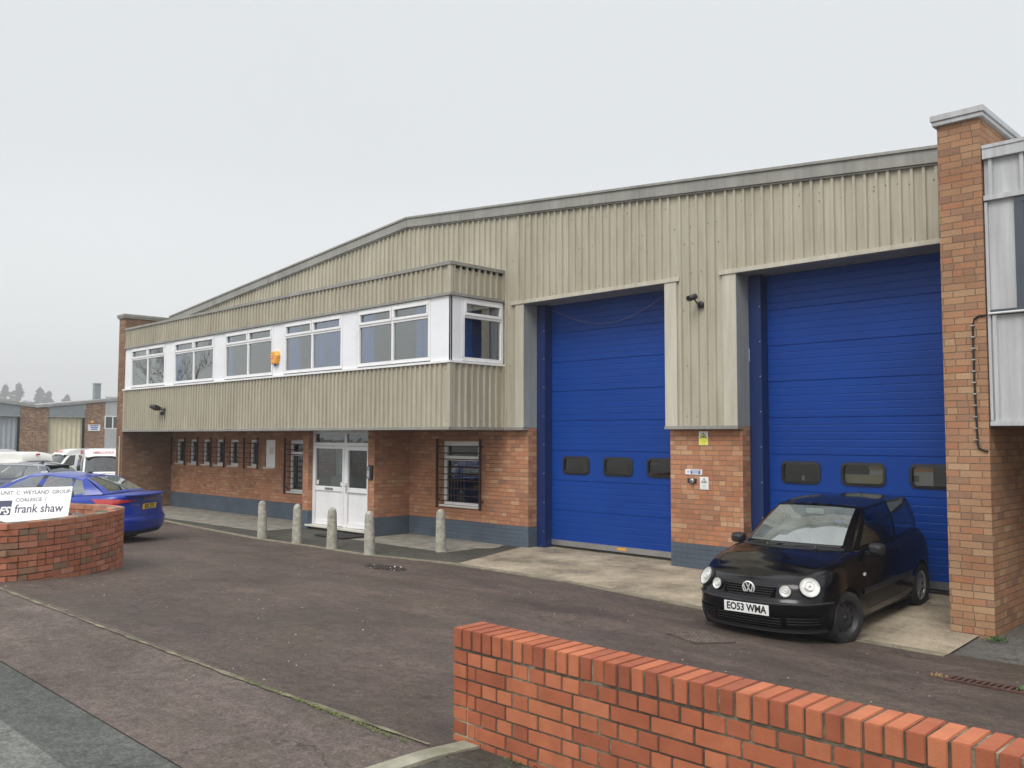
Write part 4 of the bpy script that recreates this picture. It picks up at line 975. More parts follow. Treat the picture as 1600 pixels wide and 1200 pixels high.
for r_ in range(11):
    z = PT - .0375 - .075 * r_; hdr = (r_ % 4 == 2) or r_ == 6
    n = NB_ * (2 if hdr else 1); off = (.5 if r_ % 2 else 0) * PLEN / n
    for k in range(n):
        t = (k + .5) * PLEN / n + off
        for side in ((.051, .1025), (.163, .1025)):
            p, d = offs(t, side[0]); L_ = PLEN / n - .010
            if side[0] > .1: L_ *= .93
            split = (not hdr) and random.random() < .2 and r_ > 0
            if split:
                for s in (-1, 1): brick(mb, (p.x + d.x * s * (L_ / 4 + .0025), p.y + d.y * s * (L_ / 4 + .0025), z), d, L_ / 2 - .005, .065, side[1], random.random(), .0025)
            else: brick(mb, (p.x, p.y, z), d, L_, .065 if r_ else .0665, side[1], random.random() ** .8 if r_ else random.uniform(.6, 1), .0025)
mb.build('brick_courses', 'clay_mixed', pl, shift=pl.location, bevel=.004)
mb = MB(); ring_o = [offs(PLEN * k / 160, .007)[0] for k in range(160)]; ring_i = [offs(PLEN * k / 160, .207)[0] for k in range(160)]
for ring, z0, z1 in ((ring_o, 0, PT - .004), (ring_i, .3, PT - .004)): mb.grid([[(p.x, p.y, z) for p in ring] for z in (z0, z1)], 0, True, True)
mb.grid([[(p.x, p.y, PT - .004) for p in ring_o], [(p.x, p.y, PT - .004) for p in ring_i]], 0, False, True)
mb.build('mortar', 'mortar', pl, shift=pl.location)
mb = MB(); mb.face([(p.x, p.y, .86) for p in ring_i]); mb.build('soil', 'soil', pl, shift=pl.location)
mb = MB()
for k in range(420):
    x, y = random.uniform(-14.6, -11.5), random.uniform(-8.3, -6.9)
    if not (math.hypot((x + 13.1) / 1.2, (y + 7.6) / .78) < 1): continue
    r_ = random.uniform(.012, .045); d = Vector((random.uniform(-1, 1), random.uniform(-1, 1), random.uniform(.3, 1)))
    mb.lathe([(0, -r_ * .6), (r_, -r_ * .2), (r_ * .9, r_ * .3), (0, r_ * .55)], (x, y, .87 + r_ * .3), d, 6, 0, False)
tag(mb.build('loose_stones', 'pebble'), 'loose brown stones and debris covering the soil of the brick planter', 'stones', kind='stuff')
# board: centre, yaw, lean
BC = Vector((-12.162, -7.876, 1.154)); ya_, le_, ro_ = .859, .380, .027
u_ = Vector((math.cos(ya_), math.sin(ya_), 0)); n_ = Vector((math.sin(ya_), -math.cos(ya_), 0)); up_ = Vector((0, 0, 1)) * math.cos(le_) - n_ * math.sin(le_)
u2 = u_ * math.cos(ro_) + up_ * math.sin(ro_); v2 = up_ * math.cos(ro_) - u_ * math.sin(ro_); nn = u2.cross(v2)
bd = empty('company_board', BC, 0, 'white company name board leaning back inside the round brick planter', 'sign')
mb = MB(); mb.obox((0, 0, 0), u2, v2, nn, .4415, .26, .009); bb = mb.build('board', 'board_white', bd, bevel=.002)
for o_ in (bb,): o_.location = tuple(-v2 * .055)
def bmtx(x, y, t=.0095): return frame_mtx(tuple(u2 * x + v2 * y + nn * t), u2, v2)
text('lettering', '·UNIT  C  WEYLAND  GROUP·', 'ink_grey', bd, bmtx(.0, .137), .070, .0008, .0012, sx=.93)
text('lettering', 'COALESCE  /', 'ink_grey', bd, bmtx(-.04, .042), .066, .0008, .0012)
text('lettering', 'frank shaw', 'navy_ink', bd, bmtx(.075, -.078), .155, .0008, .0018, sx=.86)
mb = MB(); mb.obox(u2 * -.345 + v2 * -.056 + nn * .0095, u2, v2, nn, .083, .095, .001); mb.build('logo_square', 'navy_ink', bd)
text('lettering', 'FS', 'board_white', bd, bmtx(-.345, -.098, .0115), .135, .0008, .004, shear=.25)
mb = MB()
for s in (-.3, .3):
    p = u2 * s - nn * .02; mb.tube([tuple(p - v2 * .1), tuple(p - v2 * .1 - Vector((0, 0, .3)))], .018)
mb.build('post', 'hub_silver', bd)

# ------------------------------------------------------------------ drains, gravel and weeds
def grate(name, pts, label, n1, n2, mat, rib=.014, cross=True):
    """pts: four ground corners (x,y)"""
    cx, cy = sum(p[0] for p in pts) / 4, sum(p[1] for p in pts) / 4; o = empty(name, (cx, cy, g(cx, cy)), 0, label, 'drain')
    P = [Vector((p[0], p[1], g(*p) + .010)) for p in pts]; sh = o.location
    f = MB()
    for a, b_ in zip(P, P[1:] + P[:1]): d = (b_ - a).normalized(); f.obox((a + b_) / 2, d, d.cross(Vector((0, 0, 1))), (0, 0, 1), (b_ - a).length / 2 + .012, .014, .008)
    f.build('frame', mat, o, shift=sh)
    b2 = MB()
    for k in range(1, n1):
        a, b_ = P[0].lerp(P[1], k / n1), P[3].lerp(P[2], k / n1); d = (b_ - a).normalized(); b2.obox((a + b_) / 2 - Vector((0, 0, .001)), d, d.cross(Vector((0, 0, 1))), (0, 0, 1), (b_ - a).length / 2, rib / 2, .006)
    if cross:
        for k in range(1, n2):
            a, b_ = P[0].lerp(P[3], k / n2), P[1].lerp(P[2], k / n2); d = (b_ - a).normalized(); b2.obox((a + b_) / 2, d, d.cross(Vector((0, 0, 1))), (0, 0, 1), (b_ - a).length / 2, rib / 2, .006)
    b2.build('bars', mat, o, shift=sh)
    s = MB(); s.face([tuple(p - Vector((0, 0, .006))) for p in P]); s.build('pit', 'void_black', o, shift=sh)
grate('drain_grate', [(-5.22, -4.09), (-4.77, -4.27), (-4.60, -3.86), (-5.05, -3.66)], 'square lattice drain grate in the tarmac in front of the black car', 9, 9, 'cast_iron', .026)
grate('drain_channel', [(-2.72, -3.62), (-2.0, -3.62), (-2.0, -3.40), (-2.72, -3.40)], 'rusty slotted channel drain at the foot of the right brick pier', 14, 2, 'cast_rust', .022, False)
mb = MB(); mb.lathe([(.30, 0), (.30, .006), (.27, .010), (0, .011)], (0, 0, 0), (0, 0, 1), 32); mh = mb.build('manhole_cover', 'path_concrete'); mh.location = (-11.7, -.45, .012); tag(mh, 'round pale manhole cover in the pavement beside the lone bollard', 'manhole cover')
mb = MB()
for k in range(520):
    a, r_ = random.uniform(0, 6.28), random.random() ** .6; x = -10.75 + math.cos(a) * r_ * .42; y = -3.42 + math.sin(a) * r_ * .22; s = random.uniform(.004, .017)
    mb.lathe([(0, -s * .6), (s, -s * .2), (s * .8, s * .3), (0, s * .6)], (x, y, g(x, y) + s * .4), (random.uniform(-1, 1), random.uniform(-1, 1), 1), 5, 1 if random.random() < .025 else 0, False)
tag(mb.build('gravel', ['soil', 'board_white']), 'dark patch of broken tarmac and grit in front of the bollards', 'gravel', kind='stuff')
def tuft(mb, x, y, n, r_, h_):
    for _ in range(n):
        a = random.uniform(0, 6.28); q = random.random() ** .5 * r_; bx, by = x + math.cos(a) * q, y + math.sin(a) * q; b0 = Vector((bx, by, g(bx, by) + .005))
        d = Vector((random.uniform(-1, 1), random.uniform(-1, 1), random.uniform(.3, 1.2))).normalized() * h_ * random.uniform(.4, 1); sd_ = d.cross(Vector((0, 0, 1))).normalized() * h_ * .16
        mb.face([b0, b0 + d * .5 + sd_, b0 + d, b0 + d * .5 - sd_])
mb = MB()
for x, y, n, r_, h_ in ((-2.92, -1.5, 90, .10, .05), (-2.98, -1.55, 40, .08, .035), (-2.1, -3.45, 70, .13, .055), (-3.55, -2.5, 16, .05, .03), (-3.1, -8.4, 40, .12, .03), (-2.9, -8.42, 30, .15, .02), (-11.2, -8.66, 60, .3, .02), (-12.0, -8.66, 60, .5, .02)): tuft(mb, x, y, n, r_, h_)
tag(mb.build('weeds', 'leaf'), 'small green weeds growing along wall feet and drain edges', 'weeds', kind='stuff')
mb = MB()
for k in range(520):
    x = random.choice((random.uniform(-5.6, -3.7), random.uniform(-4.8, -3.7), random.uniform(-18, -3.7))); yy = -8.63 + random.gauss(0, .012); s = random.uniform(.002, .006)
    mb.lathe([(s, -.002), (s * .7, s * .4), (0, s * .5)], (x, yy, g(x, yy) + .012), (0, 0, 1), 5, 0, True)
tag(mb.build('moss', 'moss'), 'thin line of moss in the joint across the entrance', 'moss', kind='stuff')
mb = MB()
tuft(mb, -2.80, -3.55, 40, .07, .05)
tag(mb.build('dead_leaves', 'dry_leaf'), 'small heap of brown dead leaves beside the channel drain', 'leaves', kind='stuff')
mb = MB()
for k in range(260):
    x = random.uniform(-14, -1); y = random.uniform(-9.4, -3); s = random.uniform(.003, .009)
    mb.lathe([(s, 0), (s * .8, s * .5), (0, s * .7)], (x, y, g(x, y) + .001), (random.uniform(-.4, .4), random.uniform(-.4, .4), 1), 5, 0, False)
tag(mb.build('grit', 'concrete'), 'pale grit and litter specks scattered over the forecourt tarmac', 'grit', kind='stuff')
#PART2
# ------------------------------------------------------------------ vehicles
def interp(tab, x):
    if x <= tab[0][0]: return tab[0][1]
    for (a, u), (b_, v) in zip(tab[:-1], tab[1:]):
        if x <= b_:
            t = (x - a) / (b_ - a); return u + (v - u) * (t * t * (3 - 2 * t) * .5 + t * .5)
    return tab[-1][1]
class Body:
    """car body. local axes: x forward from the rear bumper, y left, z up"""
    def __init__(s, P): s.__dict__.update(P)
    def half(s, x):
        u = (x - s.L * .48) / (s.L * .52); return s.W / 2 * (1 - s.taper * abs(u) ** 2.6)
    def wmul(s, v): return interp(s.wm, v)
    def zlev(s, x, v): b_, t = interp(s.zb, x), interp(s.zt, x); return b_ + (t - b_) * v
    def pt(s, kind, a, v):
        """kind f: front corner, angle a (0 = centre, 1 = side); s: side at x = a; r: rear corner (0 = side)"""
        if kind == 's': x = a; return (x, s.half(x) * s.wmul(v), s.zlev(x, v))
        fr_ = kind == 'f'; xc = s.cf if fr_ else s.cr; n = s.nf if fr_ else s.nr; th = (a if fr_ else 1 - a) * math.pi / 2
        yy = math.sin(th) ** (2 / n); cc = math.cos(th) ** (2 / n)
        xe0 = s.L if fr_ else 0; x_nom = xc + (xe0 - xc) * cc; z = s.zlev(x_nom, v); xe = interp(s.xf if fr_ else s.xr, z)
        return (xc + (xe - xc) * cc, s.half(xc) * s.wmul(v) * yy, z)
    def front(s, y, z, off=0, rear=False):
        xc = s.cr if rear else s.cf; n = s.nr if rear else s.nf; xe = interp(s.xr if rear else s.xf, z)
        zt_ = interp(s.zt, xe); zb_ = interp(s.zb, xe); v = min(1, max(0, (z - zb_) / (zt_ - zb_)))
        h_ = s.half(xc) * s.wmul(v); q = min(.999, abs(y) / h_); cc = (1 - q ** n) ** (1 / n)
        return Vector((xc + (xe - xc) * cc + (-off if rear else off), y, z))
    def normal(s, y, z, rear=False):
        e_ = .01; a, b_, c = s.front(y, z, 0, rear), s.front(y + e_, z, 0, rear), s.front(y, z + e_, 0, rear)
        n = (b_ - a).cross(c - a).normalized(); return -n if (n.x < 0) != rear else n
    def side(s, x, z, sgn=1, off=0):
        b_, t = interp(s.zb, x), interp(s.zt, x); v = min(1, max(0, (z - b_) / (t - b_))); return Vector((x, sgn * (s.half(x) * s.wmul(v) + off), z))
def patch(mb, fn, us, vs, mat=0, smooth=True): mb.grid([[fn(u, v) for u in us] for v in vs], mat, smooth)

def wheel(parent, c, r_, wd, sgn, style, steer=0, rim_r=None):
    """sgn: +1 left side"""
    rim_r = rim_r or r_ * .66; ax = Vector((math.sin(steer) * -1, math.cos(steer), 0)) * sgn; c = Vector(c)
    t = MB(); h = wd / 2
    t.lathe([(rim_r, -h * .95), (rim_r + .01, -h), (r_ * .93, -h), (r_ * .985, -h * .75), (r_, -h * .4), (r_, h * .4), (r_ * .985, h * .78), (r_ * .93, h), (r_ * .8, h * 1.03), (rim_r + .012, h), (rim_r, h * .93)], c, ax, 40)
    to = t.build('wheel', 'tyre', parent)
    m_ = MB()
    if style == 'steel':
        m_.lathe([(rim_r, h * .93), (rim_r * .97, h * .80), (rim_r * .90, h * .62), (rim_r * .84, h * .35), (rim_r * .72, h * .42), (rim_r * .5, h * .55), (rim_r * .34, h * .62), (rim_r * .22, h * .55), (0, h * .58)], c, ax, 40)
        u = ax.orthogonal().normalized(); v = ax.cross(u)
        for k in range(10):
            a = k * math.pi / 5; p = c + (u * math.cos(a) + v * math.sin(a)) * rim_r * .70 + ax * (h * .46); m_.lathe([(.024, -.02), (.022, .004), (0, .0035)], p, ax, 10, 1, False)
        for k in range(5):
            a = k * math.pi / 2.5; p = c + (u * math.cos(a) + v * math.sin(a)) * rim_r * .27 + ax * (h * .60); m_.lathe([(.011, 0), (.010, .012), (0, .013)], p, ax, 6, 2)
        m_.lathe([(.03, 0), (.028, .012), (0, .014)], c + ax * (h * .58), ax, 14, 2)
        m_.build('rim', ['steel_dark', 'ink', 'steel_dark'], to)
    else:
        m_.lathe([(rim_r, h * .93), (rim_r * .95, h * .9), (rim_r * .9, h * .5), (0, h * .45)], c, ax, 40, 1)
        u = ax.orthogonal().normalized(); v = ax.cross(u); n = 7 if style == 'hub' else 5
        for k in range(n):
            a = k * 2 * math.pi / n; d = u * math.cos(a) + v * math.sin(a); m_.obox(c + d * rim_r * .5 + ax * h * .72, d, ax.cross(d), ax, rim_r * .44, rim_r * .10, .012, 0)
        m_.lathe([(rim_r * .99, h * .95), (rim_r * .97, h * 1.0), (rim_r * .88, h * .98), (rim_r * .86, h * .7)], c, ax, 40, 0); m_.lathe([(rim_r * .2, h * .6), (rim_r * .19, h * .9), (0, h * .95)], c, ax, 20, 0)
        m_.build('rim', ['hub_silver', 'ink'], to)
    return to

def build_body(root, B, paint, glassm='car_glass', arch_mat='ink'):
    nF, nR = 16, 12
    cols = [('f', k / nF) for k in range(nF)] + [('s', x) for x in lin(B.cf, B.cr, .045)[0:]] + [('r', k / nR) for k in range(1, nR + 1)]
    vs = lin(0, 1, 1 / 22)
    mb = MB(); idx = {}
    allc = [(c, 1) for c in cols] + [(c, -1) for c in cols[::-1][1:-1]]
    def P(c, sg, v): p = B.pt(c[0], c[1], v); return [p[0], p[1] * sg, p[2]]
    G = [[P(c, sg, v) for (c, sg) in allc] for v in vs]; nc = len(allc)
    kill = set()
    for i in range(len(vs) - 1):
        for j in range(nc):
            k = (j + 1) % nc; q = [G[i][j], G[i][k], G[i + 1][k], G[i + 1][j]]; cx = sum(p[0] for p in q) / 4; cz = sum(p[2] for p in q) / 4; cy = sum(p[1] for p in q) / 4
            if abs(cy) < B.W * .3: continue
            for (wx, wz, ra) in B.arch:
                if math.hypot(cx - wx, cz - wz) < ra or (abs(cx - wx) < ra * .96 and cz < wz): kill.add((i, j))
    # snap the border of the opening on to the arch circle
    for i in range(len(vs)):
        for j in range(nc):
            p = G[i][j]
            adj = [((i - a) , (j - b_) % nc) for a in (0, 1) for b_ in (0, 1)]
            kk = [q in kill for q in adj if 0 <= q[0] < len(vs) - 1]
            if any(kk) and not all(kk):
                for (wx, wz, ra) in B.arch:
                    dx, dz = p[0] - wx, p[2] - wz; d = math.hypot(dx, dz)
                    if d < ra * 1.45 and dz > -.06 and d > 0: p[0] = wx + dx / d * ra; p[2] = wz + dz / d * ra
                    elif abs(abs(dx) - ra) < .09 and dz <= 0: p[0] = wx + math.copysign(ra, dx)
    i0 = len(mb.v); mb.v = [tuple(p) for row in G for p in row]
    for i in range(len(vs) - 1):
        for j in range(nc):
            if (i, j) in kill: continue
            k = (j + 1) % nc; mb.f.append((i * nc + j, i * nc + k, (i + 1) * nc + k, (i + 1) * nc + j)); mb.m.append(0); mb.sm.append(True); mb.tone.append(0); mb.uv += [(0, 0)] * 4
    # bonnet and boot lids
    K = 12
    def lid(sel, crown, xe):
        rows = []
        for c in sel:
            p = B.pt(c[0], c[1], 1); yw = max(p[1], 1e-4); f = min(1, abs(p[0] - xe) / .35) ** .7
            rows.append([(p[0], p[1] * (1 - 2 * t), p[2] + crown * f * (1 - (1 - 2 * t) ** 2)) for t in lin(0, 1, 1 / K)])
        mb.grid(rows)
    lid([c for c in cols if c[0] == 'f' or (c[0] == 's' and c[1] > B.xhood - .03)], B.crown, B.L)
    lid([c for c in cols if c[0] == 'r' or (c[0] == 's' and c[1] < B.xboot + .03)], B.crown_r, 0)
    body = mb.build('body', paint, root, weld=True)
    # arch liners and floor
    ln = MB()
    for (wx, wz, ra) in B.arch:
        for sg in (1, -1):
            yo = B.half(wx) * .985; rows = [[(wx + ra * math.cos(a), sg * y, wz + ra * math.sin(a)) for a in [R(k) for k in range(-40, 221, 10)]] for y in (yo, yo - .30)]
            ln.grid(rows); ln.face([(wx + ra * math.cos(R(k)), sg * (yo - .30), wz + ra * math.sin(R(k))) for k in range(-40, 221, 10)])
    ln.box(.55, B.L - .5, -B.W * .40, B.W * .40, .19, .23); ln.box(B.arch[1][0] + B.arch[1][2] + .02, B.arch[0][0] - B.arch[0][2] - .02, -B.W * .47, B.W * .47, .2, .26)
    ln.build('underbody', 'rubber', root)
    # greenhouse: stations round half the perimeter: (base xyz, top xyz, kind of the span that follows)
    S = B.gh; rowsv = [0, .05, .10, .3, .5, .7, .88, .94, 1]
    def gp(a, b_, t, k):
        p = [a[0][i] + (b_[0][i] - a[0][i]) * t for i in range(3)]; q = [a[1][i] + (b_[1][i] - a[1][i]) * t for i in range(3)]
        bow = .022 * math.sin(math.pi * k); x, y, z = (p[i] + (q[i] - p[i]) * k for i in range(3))
        if a[2] in ('W', 'wp'): x += bow * 1.2
        elif a[2] in ('R', 'rp'): x -= bow * 1.5
        else: y += bow
        z += bow * .4
        return (x, y, z)
    paintm = MB(); groups = {}
    for a, b_ in zip(S[:-1], S[1:]):
        n = max(1, int((math.dist(a[0], b_[0]) + .01) / .08)); n = min(n, 14)
        for sg in (1, -1):
            rows = [[tuple(x * (sg if i == 1 else 1) for i, x in enumerate(gp(a, b_, t, k))) for t in lin(0, 1, 1 / n)] for k in rowsv]
            isg = a[2] in ('W', 'R', 'G', 'Q')
            if isg:
                paintm.grid(rows[:3]); paintm.grid(rows[-2:])
                key = a[2] if a[2] in 'WR' else a[2] + str(sg) + str(S.index(a)); groups.setdefault(key, MB()).grid(rows[2:-1])
            else: paintm.grid(rows)
    # roof
    top = []
    for a, b_ in zip(S[:-1], S[1:]):
        n = max(1, int(math.dist(a[1], b_[1]) / .08)); top += [gp(a, b_, t / n, 1) for t in range(n)]
    top.append(gp(S[-2], S[-1], 1, 1)); xs_ = [p[0] for p in top]; x1, x0 = max(xs_), min(xs_)
    rows = []
    for p in top:
        f = min(1, max(0, (x1 - p[0]) / .5), max(0, (p[0] - x0) / .35)) ** .6
        rows.append([(p[0], p[1] * (1 - 2 * t), p[2] + B.roofcrown * f * (1 - (1 - 2 * t) ** 2) ** .7) for t in lin(0, 1, 1 / 10)])
    paintm.grid(rows)
    paintm.build('cabin', paint, root, weld=True)
    for key, m_ in groups.items():
        nm = 'windscreen' if key == 'W' else 'rear_window' if key == 'R' else 'side_window'
        m_.build(nm, glassm if key != 'R' else B.rg, root, weld=True)
    # black lower seal of the windscreen and interior
    it = MB(); bx = B.intr
    it.box(bx[0], bx[1], -bx[2], bx[2], .25, .30); it.box(bx[1] - .45, bx[1], -bx[2], bx[2], .3, bx[3]); it.box(bx[0], bx[0] + .35, -bx[2], bx[2], .3, bx[3] - .05)
    for sg in (1, -1): it.box(bx[0], bx[1], sg * bx[2], sg * (bx[2] + .03), .3, bx[3] - .05)
    it.build('interior', 'car_trim', root)
    for x in bx[4]:
        for y in (.36, -.36):
            s_ = MB(); s_.obox((x, y, .80 + bx[5]), (1, 0, -.22), (0, 1, 0), (.22, 0, 1), .07, .23, .33); s_.obox((x - .10, y, 1.19 + bx[5]), (1, 0, -.2), (0, 1, 0), (.2, 0, 1), .05, .13, .09)
            s_.build('seat', 'seat_cloth', root, bevel=.04)
    return body
def seam(B, parent, pts, sgn, wd=.006, mat='ink', name='shut_line'):
    mb = MB()
    for a, b_ in zip(pts[:-1], pts[1:]):
        n = max(2, int(math.dist(a, b_) / .05)); rows = []
        d = Vector((b_[0] - a[0], b_[1] - a[1])).normalized(); nn_ = Vector((-d.y, d.x)) * wd / 2
        for k in range(n + 1):
            x, z = a[0] + (b_[0] - a[0]) * k / n, a[1] + (b_[1] - a[1]) * k / n
            rows.append([B.side(x + nn_.x, z + nn_.y, sgn, .0016), B.side(x - nn_.x, z - nn_.y, sgn, .0016)])
        mb.grid(rows)
    return mb.build(name, mat, parent)
def mirror(root, x, y, z, sgn, shell, sz=(.10, .22, .135)):
    mb = MB(); n = 12; rows = []
    for i in range(9):
        t = i / 8; r_ = math.sin(math.pi * (.12 + .88 * t) / 2) ** .5 if t < 1 else 1
        rows.append([(x + sz[0] * (1 - t) * 1, y + sgn * (sz[1] / 2) * (1 + math.copysign(abs(math.cos(2 * math.pi * k / 24)) ** .6, math.cos(2 * math.pi * k / 24)) * r_), z + sz[2] / 2 * math.copysign(abs(math.sin(2 * math.pi * k / 24)) ** .6, math.sin(2 * math.pi * k / 24)) * r_) for k in range(24)])
    mb.grid(rows, 0, True, True); mb.face(rows[0], 0, smooth=True)
    mb.obox((x + .02, y, z - sz[2] * .38), (1, 0, 0), (0, 1, .1), (0, 0, 1), .03, .06, .02)
    mo = mb.build('door_mirror', shell, root); g_ = MB(); g_.face(rows[-1]); g_.build('mirror_glass', 'chrome', mo)
    return mo
def plate(root, c, right, upv, txt, mat, w_=.52, h_=.111, size=.098, sx=.86):
    m_ = frame_mtx(c, right, upv); mb = MB(); u, v, n = Vector(right).normalized(), Vector(upv).normalized(), None; n = u.cross(v); mb.obox(c, u, v, n, w_ / 2, h_ / 2, .004)
    o_ = mb.build('number_plate', mat, root, bevel=.002); t = text('lettering', txt, 'ink', o_, frame_mtx(tuple(Vector(c) + n * .0045), right, upv), size, .0006, .0036, sx=sx)
    return o_

# ---- black three-door hatchback
PL = Body(dict(L=3.90, W=1.64, taper=.055, cf=3.12, cr=.50, nf=2.7, nr=3.2,
    wm=[(0, .945), (.10, .975), (.28, .988), (.45, 1.0), (.62, 1.0), (.82, .975), (.93, .935), (1, .88)],
    zb=[(0, .30), (.3, .24), (.7, .22), (3.2, .22), (3.7, .20), (3.9, .19)],
    zt=[(0, .97), (.5, .98), (1.2, .955), (2.2, .945), (2.75, .93), (3.1, .875), (3.4, .82), (3.65, .765), (3.9, .715)],
    xf=[(.19, 3.80), (.30, 3.88), (.42, 3.90), (.50, 3.895), (.54, 3.86), (.66, 3.82), (.76, 3.75)],
    xr=[(.3, .06), (.45, .0), (.55, .02), (.8, .07), (1.0, .16)],
    arch=[(3.11, .29, .325), (.65, .29, .325)], xhood=2.62, xboot=.35, crown=.055, crown_r=.0, roofcrown=.045, rg='car_glass_dark',
    gh=[((2.86, 0, .965), (2.02, 0, 1.405), 'W'), ((2.83, .30, .96), (2.00, .25, 1.40), 'W'), ((2.72, .58, .95), (1.95, .475, 1.385), 'wp'), ((2.62, .665, .94), (1.90, .525, 1.375), 'p'), ((2.52, .70, .935), (1.86, .545, 1.373), 'G'),
        ((1.46, .745, .945), (1.30, .575, 1.405), 'p'), ((1.39, .748, .945), (1.24, .577, 1.405), 'Q'), ((.62, .715, .99), (.66, .565, 1.395), 'p'), ((.34, .655, 1.00), (.36, .54, 1.385), 'rp'), ((.22, .58, 1.0), (.30, .49, 1.38), 'R'), ((.16, 0, 1.01), (.24, 0, 1.40), 'R')],
    intr=(.5, 2.85, .66, .90, (1.75, .95), -.05)))
hb = empty('parked_hatchback', (0, 0, 0), 0, 'black three-door hatchback parked nose out in front of the right hand blue loading door', 'car')
build_body(hb, PL, 'black_paint')
m = M['car_glass'].copy(); m.name = 'misted_glass'; nt = m.node_tree; on = next(n for n in nt.nodes if n.type == 'OUTPUT_MATERIAL'); src = on.inputs[0].links[0].from_socket
df_ = N(nt, 'ShaderNodeBsdfDiffuse'); df_.inputs[0].default_value = (.62, .70, .68, 1); mv = obj_vec(nt, (1, 1, 1)); k_ = ramp(nt, [(.35, (.07, .07, .07)), (.68, (.22, .22, .22))]); L(nt, noise(nt, mv, 1.6, 3, .5), k_.inputs[0])
mx_ = N(nt, 'ShaderNodeMixShader'); L(nt, k_.outputs[0], mx_.inputs[0]); L(nt, src, mx_.inputs[1]); L(nt, df_.outputs[0], mx_.inputs[2]); L(nt, mx_.outputs[0], on.inputs[0])
for ch in hb.children:
    if ch.name.startswith('windscreen'): ch.data.materials[0] = m
for x, st, ste in ((3.11, 'steel', -.30), (.65, 'hub', 0)):
    for sg in (1, -1): wheel(hb, (x, sg * .715, .285), .287, .165, sg, st, ste, .19)
# front end: matt nose band, grille, lamps, bumper
def F(off): return lambda y, z: PL.front(y, z, off)
mb = MB(); patch(mb, F(.004), lin(-.30, .30, .05), lin(.555, .665, .0275)); mb.build('grille_recess', 'void_black', hb)
gr = MB()
for k in range(5):
    z = .563 + k * .0245; w_ = .295 - .012 * (4 - k) * (1 if k < 4 else 0)
    gr.grid([[PL.front(y, zz, oo) for y in lin(-w_, w_, .04)] for zz, oo in ((z - .0045, .006), (z, .016), (z + .0045, .006))])
gr.build('grille', 'black_plastic', hb)
bp = MB(); patch(bp, lambda y, t: PL.front(y, .488 + .026 * t, .022 * math.sin(math.pi * t)), lin(-.78, .78, .04), lin(0, 1, .2)); bp.build('bumper_strip', 'black_plastic', hb)
lg = MB(); patch(lg, F(.003), lin(-.36, .36, .05), lin(.235, .365, .03)); 
for sg in (1, -1): patch(lg, F(.003), sorted(lin(sg * .42, sg * .70, .05)), lin(.265, .38, .03))
lg.build('lower_intake', 'void_black', hb)
lg = MB()
for z in (.250, .280, .310, .340): patch(lg, lambda y, t, z=z: PL.front(y, z + .008 * t, .014 * math.sin(math.pi * t)), lin(-.36, .36, .05), (0, .5, 1))
for z in (.285, .315, .345):
    for sg in (1, -1): patch(lg, lambda y, t, z=z: PL.front(y, z + .008 * t, .012 * math.sin(math.pi * t)), sorted(lin(sg * .42, sg * .70, .05)), (0, .5, 1))
lg.build('intake_slats', 'black_plastic', hb)
sp_ = MB(); patch(sp_, lambda y, t: PL.front(y, .185 + .04 * t, .02 * (1 - t)), lin(-.72, .72, .06), (0, .5, 1)); sp_.build('chin_spoiler', 'black_plastic', hb)
def lamp(y, z, r_, tilt=0):
    c = PL.front(y, z); n = PL.normal(y, z); n = (n + Vector((.25, 0, .0))).normalized(); c = c + n * .022; o_ = MB()
    o_.lathe([(r_ * 1.07, -.05), (r_ * 1.07, .004), (r_ * 1.0, .012), (r_ * .99, -.03)], c, n, 32); ob = o_.build('headlight', 'black_plastic', hb)
    q = MB(); q.lathe([(r_ * .99, .006), (r_ * .86, -.004), (r_ * .6, -.010), (0, -.013)], c, n, 32); q.lathe([(r_ * .50, -.010), (r_ * .52, .003), (r_ * .44, .004), (r_ * .36, -.006), (r_ * .14, -.009), (r_ * .13, .004), (0, .006)], c + Vector((0, 0, r_ * .18)), n, 20); q.build('reflector', 'lamp_glass', ob)
    l_ = MB(); l_.lathe([(r_ * .99, .008), (r_ * .8, .020), (r_ * .5, .030), (r_ * .2, .035), (0, .036)], c, n, 32); l_.build('lens', 'lens_clear', ob)
m_ = bpy.data.materials.new('lens_clear'); m_.use_nodes = True; nt = m_.node_tree; nt.nodes.clear()
o_ = N(nt, 'ShaderNodeOutputMaterial'); t_ = N(nt, 'ShaderNodeBsdfTransparent'); t_.inputs[0].default_value = (.85, .85, .83, 1); g_ = N(nt, 'ShaderNodeBsdfPrincipled'); g_.inputs['Base Color'].default_value = (.8, .8, .77, 1); g_.inputs['Roughness'].default_value = .08
x_ = N(nt, 'ShaderNodeMixShader'); x_.inputs[0].default_value = .15; L(nt, t_.outputs[0], x_.inputs[1]); L(nt, g_.outputs[0], x_.inputs[2]); L(nt, x_.outputs[0], o_.inputs[0]); M['lens_clear'] = m_
for sg in (1, -1): lamp(sg * .60, .665, .105); lamp(sg * .395, .625, .062)
